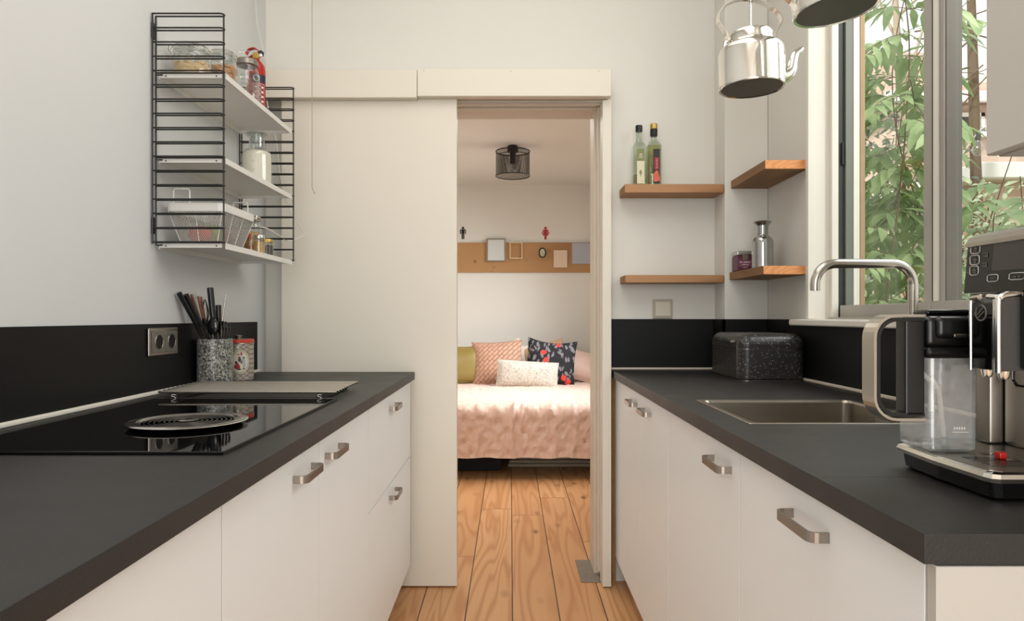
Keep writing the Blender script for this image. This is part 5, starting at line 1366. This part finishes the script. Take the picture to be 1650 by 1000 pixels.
# leaves -----------------------------------------------------------------
def leaf(m, p, d, up, L, W, fold=.25, droop=.25, mi=0):
    d = d.normalized(); s = d.cross(up)
    if s.length < 1e-3: s = d.orthogonal()
    s.normalize(); n = s.cross(d); vs = []
    prof = ((0, .03), (.18, .62), (.42, 1.0), (.72, .68), (1.0, .02))
    for t, w in prof:
        c = p+d*(L*t)-n*0-Vector((0, 0, droop*L*t*t))
        vs += [c-s*(W*w/2)+n*(fold*W*w/2), c, c+s*(W*w/2)+n*(fold*W*w/2)]
    fs = []
    for i in range(4):
        a = 3*i; fs += [(a, a+1, a+4, a+3), (a+1, a+2, a+5, a+4)]
    m.add(vs, fs, True, mi)
def vine(name, label, base, top, n_twig, L, seed, cat='vine', group='climbing vines outside the window', spread=.35, per=4, rad=.004, mat='leaf'):
    random.seed(seed); v = thing(name, base, label, cat, group)
    base = Vector(base); top = Vector(top); pts = []
    for i in range(9):
        t = i/8; p = base.lerp(top, t); p += Vector((noise.noise(Vector((t*3, seed, 0)))*.12, noise.noise(Vector((t*3, seed, 5)))*.12, 0)); pts.append(p)
    st = MB(); sp = smooth_pts(pts, 4); n = len(sp); st.tube(sp, [rad*(1.3-.8*i/(n-1)) for i in range(n)], 6)
    lf = MB()
    for k in range(n_twig):
        t = .12+.88*k/n_twig+random.uniform(-.02, .02); p = sp[min(n-1, max(0, int(t*(n-1))))]
        a = random.uniform(0, 2*pi); d = Vector((math.cos(a), math.sin(a)*.7, random.uniform(-.1, .5))).normalized()
        ln_ = spread*random.uniform(.5, 1.0); tw = [p]
        for j in range(1, per*2):
            q = p+d*(ln_*j/(per*2-1))-Vector((0, 0, .45*ln_*(j/(per*2-1))**2))
            if q.x < 1.27: q.x = 1.27
            tw.append(q)
        st.tube(tw, rad*.38, 4)
        for j in range(1, len(tw)):
            dd = (tw[j]-tw[j-1]).normalized(); sd_ = dd.cross(Vector((0, 0, 1))).normalized()
            for sg in (1, -1):
                if tw[j].x < 1.36: continue
                l = L*random.uniform(.65, 1.15); dr = (sd_*sg+dd*.7+Vector((0, 0, random.uniform(-.7, .15)))).normalized()
                leaf(lf, tw[j], dr, Vector((random.uniform(-.5, .5), -.5, 1)), l, l*random.uniform(.30, .42), .25, random.uniform(.1, .5))
        if tw[-1].x > 1.36: leaf(lf, tw[-1], (tw[-1]-tw[-2]), Vector((0, -.3, 1)), L, L*.36)
    st.build('stem', 'twig', v); f = lf.build('foliage', mat, v, weighted=False); return v
V = 'climbing vine with broad green leaves, '
vine('climbing_vine', V+'nearest the far window edge', (1.62, 2.78, -.2), (1.53, 2.72, 2.6), 50, .11, 1, per=3, spread=.26)
vine('climbing_vine', V+'in the middle of the far pane', (1.74, 2.95, -.2), (1.70, 2.90, 2.6), 46, .12, 2, per=3, spread=.26)
v3 = vine('climbing_vine', V+'beside the window mullion', (1.80, 3.10, -.2), (1.80, 3.12, 2.15), 44, .12, 3, per=3, spread=.28)
vine('climbing_vine', V+'behind the others in the far pane', (2.0, 3.55, -.2), (1.95, 3.50, 2.6), 44, .12, 4, per=3, spread=.34)
vine('climbing_vine', V+'low at the near pane behind the coffee machine', (2.08, 2.95, -.2), (2.12, 2.90, 1.80), 26, .13, 5, per=3, spread=.34)
vine('climbing_vine', V+'reaching right behind the coffee machine', (2.45, 3.3, -.2), (2.38, 3.2, 1.78), 26, .13, 6, per=3, spread=.34)
# single leafy twig at the upper mullion
random.seed(5); tw = v3
m = MB(); leaf(m, PT(1546, 18, 2.2), Vector((.09, 0, -.05)), Vector((0, -1, .3)), .075, .032); leaf(m, PT(1545, 205, 2.2), Vector((.05, 0, -.06)), Vector((0, -1, .3)), .06, .03); m.build('foliage', 'leaf', tw)
MB().tube([Vector((1.80, 3.1, 2.1)), PT(1520, 5, 2.22), PT(1546, 18, 2.2)], .0015, 5).tube([Vector((1.80, 3.1, 1.7)), PT(1520, 190, 2.22), PT(1545, 205, 2.2)], .0015, 5).build('stem', 'twig', tw)
def bush(name, label, c, r, n, L, seed, mat='leaf2', sz=1.0, cat='shrub', group='shrubs in the garden'):
    random.seed(seed); b = thing(name, (c[0], c[1], -.2), label, cat, group); lf = MB(); st = MB(); c = Vector(c)
    for k in range(10):
        a = random.uniform(0, 2*pi); e = c+Vector((math.cos(a)*r*.7, math.sin(a)*r*.7, r*sz*random.uniform(0, .7))); st.tube([Vector((c.x, c.y, -.2)), (c+e)/2-Vector((0, 0, r*.2)), e], [.02, .012, .005], 5)
    for k in range(n):
        while True:
            q = Vector((random.uniform(-1, 1), random.uniform(-1, 1), random.uniform(-1, 1)))
            if .35 < q.length < 1: break
        q *= (1+.25*noise.noise(q*3+Vector((seed, 0, 0))))
        p = c+Vector((q.x*r, q.y*r, q.z*r*sz)); d = (q+Vector((random.uniform(-.8, .8), random.uniform(-.8, .8), random.uniform(-.9, .5)))).normalized()
        l = L*random.uniform(.6, 1.2); leaf(lf, p, d, Vector((random.uniform(-1, 1), -.6, 1)), l, l*.4)
    st.build('stem', 'twig', b); lf.build('foliage', mat, b, weighted=False); return b
bush('garden_shrub', 'pale green shrub behind the vines in the far pane', (2.9, 4.7, .85), .85, 1700, .10, 21)
bush('garden_shrub', 'dense low shrub under the far pane', (2.25, 4.0, .35), .6, 1100, .08, 22, sz=1.1)
bush('garden_shrub', 'leafy shrub at the right of the near pane above the coffee machine', (3.75, 5.0, 1.40), .62, 1500, .075, 23)
bush('garden_shrub', 'thin light shrub in front of the white fascia', (3.4, 5.1, 1.6), .55, 500, .09, 24)
bush('conifer_tree', 'grey-green conifer between the vines and the brick house', (3.15, 5.85, 2.2), .6, 1200, .10, 25, mat='leaf3', sz=1.5, cat='tree')
# tree with pale trunk
tr = thing('garden_tree', (2.95, 5.0, -.2), 'slender tree with a pale bare trunk seen through the far pane', 'tree', 'trees in the garden')
pts = [PT(1470, 560, 5.0), PT(1468, 300, 5.0), PT(1462, 200, 5.0), PT(1452, 120, 5.0), PT(1446, 60, 5.0), PT(1443, 0, 5.0), PT(1440, -120, 5.0)]; pts[0].z = -.2
sp = smooth_pts(pts, 4); m = MB().tube(sp, [.036-.020*i/len(sp) for i in range(len(sp))], 10)
for (a, b, c_) in (((1446, 62), (1425, 25), (1412, -20)), ((1456, 150), (1480, 70), (1492, 30)), ((1443, 30), (1470, 5), (1500, -20)), ((1462, 200), (1430, 160), (1405, 150))):
    m.tube(smooth_pts([PT(*a, 5.0), PT(*b, 5.05), PT(*c_, 5.1)], 4), [.014, .013, .012, .011, .010, .009, .008, .007, .006], 6)
m.build('trunk', 'bark', tr)
bt = thing('bare_tree', (3.95, 5.75, -.2), 'tree with bare thin branches against the sky in the near pane', 'tree', 'trees in the garden')
m = MB().tube(smooth_pts([(3.98, 5.75, -.2), (3.9, 5.75, 2.5), (3.8, 5.7, 5)], 4), [.06, .06, .05, .05, .04, .04, .03, .03, .02], 8)
random.seed(9)
for k in range(26):
    x, y = 1500+random.uniform(-30, 60), random.uniform(-40, 200); a = random.uniform(-.9, .3)
    ln_ = random.uniform(60, 130); p = [PT(x, y, 5.7), PT(x+ln_*.5*math.cos(a), y+ln_*.5*math.sin(a)-4, 5.68), PT(x+ln_*math.cos(a), y+ln_*math.sin(a), 5.65)]
    m.tube(smooth_pts(p, 3), random.uniform(.003, .008), 4)
m.build('trunk', 'twig', bt)
# festoon bulb outside
p = PT(1576, 212, 3.6); sl = thing('garden_light_bulb', p, 'clear festoon bulb hanging on a wire outside the near pane', 'light bulb')
MB().lathe([(.0, -.128), (.018, -.122), (.028, -.106), (.030, -.094), (.024, -.076), (.013, -.056), (.012, -.048)], p, 20).build('glass', 'bulbglass', sl)
MB().lathe([(.0, -.048), (.013, -.047), (.014, -.03), (.013, -.005), (.006, .0), (.0, .002)], p, 16).build('socket', 'darkgrey', sl)
MB().tube([PT(1440, 290, 3.62), PT(1552, 246, 3.6), p, PT(1640, 165, 3.6)], .003, 5).build('wire', 'cord', sl)

# ================================================================ LIGHT + CAMERA
wd = bpy.data.worlds.new('World'); sc.world = wd; wd.use_nodes = True
nt = wd.node_tree; nt.nodes.clear()
o = nt.nodes.new('ShaderNodeOutputWorld'); b = nt.nodes.new('ShaderNodeBackground'); tc = nt.nodes.new('ShaderNodeTexCoord')
sp_ = nt.nodes.new('ShaderNodeSeparateXYZ'); rp = nt.nodes.new('ShaderNodeValToRGB')
nt.links.new(tc.outputs['Generated'], sp_.inputs[0]); nt.links.new(sp_.outputs[2], rp.inputs[0])
rp.color_ramp.elements[0].position = 0; rp.color_ramp.elements[0].color = (1.0, .97, .92, 1); rp.color_ramp.elements[1].position = .8; rp.color_ramp.elements[1].color = (.86, .92, 1.0, 1)
nt.links.new(rp.outputs[0], b.inputs[0]); b.inputs[1].default_value = 1.25; nt.links.new(b.outputs[0], o.inputs[0])
def area(name, loc, rot, sx, sy, power, col=(1, .97, .93), portal=False):
    l = bpy.data.lights.new(name, 'AREA'); l.shape = 'RECTANGLE'; l.size = sx; l.size_y = sy; l.energy = power; l.color = col
    if portal: l.cycles.is_portal = True
    ob = bpy.data.objects.new(name, l); COL.objects.link(ob); ob.location = loc; ob.rotation_euler = tuple(math.radians(a) for a in rot); return ob
area('window_portal', (1.24, (WY0+WY1)/2, 1.85), (0, 90, 0), 1.4, 1.3, 1, portal=True)
area('kitchen_ceiling_fill', (0, .9, CEIL-.03), (0, 0, 0), 1.2, 2.4, 20, (1, .985, .965))  # added overhead fill, no lamp is modelled here
area('front_room_fill', (-.1, -2.5, 1.25), (88, 0, 0), 2.0, 2.2, 56, (.97, .985, 1.0))  # unseen fill added behind the camera to brighten the cabinet fronts
area('window_daylight', (1.9, 1.6, 2.5), (0, 60, 0), 1.0, 1.4, 24, (1, .99, .97))
area('bedroom_window_light', (1.07, 5.3, 1.75), (0, 62, 0), 1.0, 1.3, 34, (.93, .96, 1.0)).data.spread = math.radians(110)
area('bedroom_ceiling_fill', (-.3, 4.2, 2.39), (0, 0, 0), 1.2, 1.0, 16, (1, .96, .91))  # added fill, separate from the modelled drum lamp
s = bpy.data.lights.new('sun', 'SUN'); s.energy = 3.8; s.angle = math.radians(8); s.color = (1, .97, .9)
so_ = bpy.data.objects.new('sun', s); COL.objects.link(so_); so_.location = (-3, -3, 8)
so_.rotation_euler = Vector((.62, .45, -.62)).to_track_quat('-Z', 'Y').to_euler()
cam = bpy.data.cameras.new('camera'); co = bpy.data.objects.new('camera', cam); COL.objects.link(co)
co.location = (0, 0, EYE); co.rotation_euler = (pi/2, 0, 0); cam.sensor_width = 36; cam.lens = F/1650*36
cam.shift_x = 3/1650; cam.shift_y = 10/1650; cam.clip_start = .02; cam.clip_end = 100
sc.camera = co
sc.view_settings.view_transform = 'Standard'; sc.view_settings.look = 'None'; sc.view_settings.exposure = 0.10
area('doorway_ceiling_fill', (0, 2.2, CEIL-.03), (0, 0, 0), 1.0, .8, 2, (1, .985, .965))  # extra fill added over the aisle, not a fitted lamp
sc.cycles.max_bounces = 10; sc.cycles.transparent_max_bounces = 24; sc.cycles.glossy_bounces = 5
try: sc.cycles.use_denoising = True
except Exception: pass
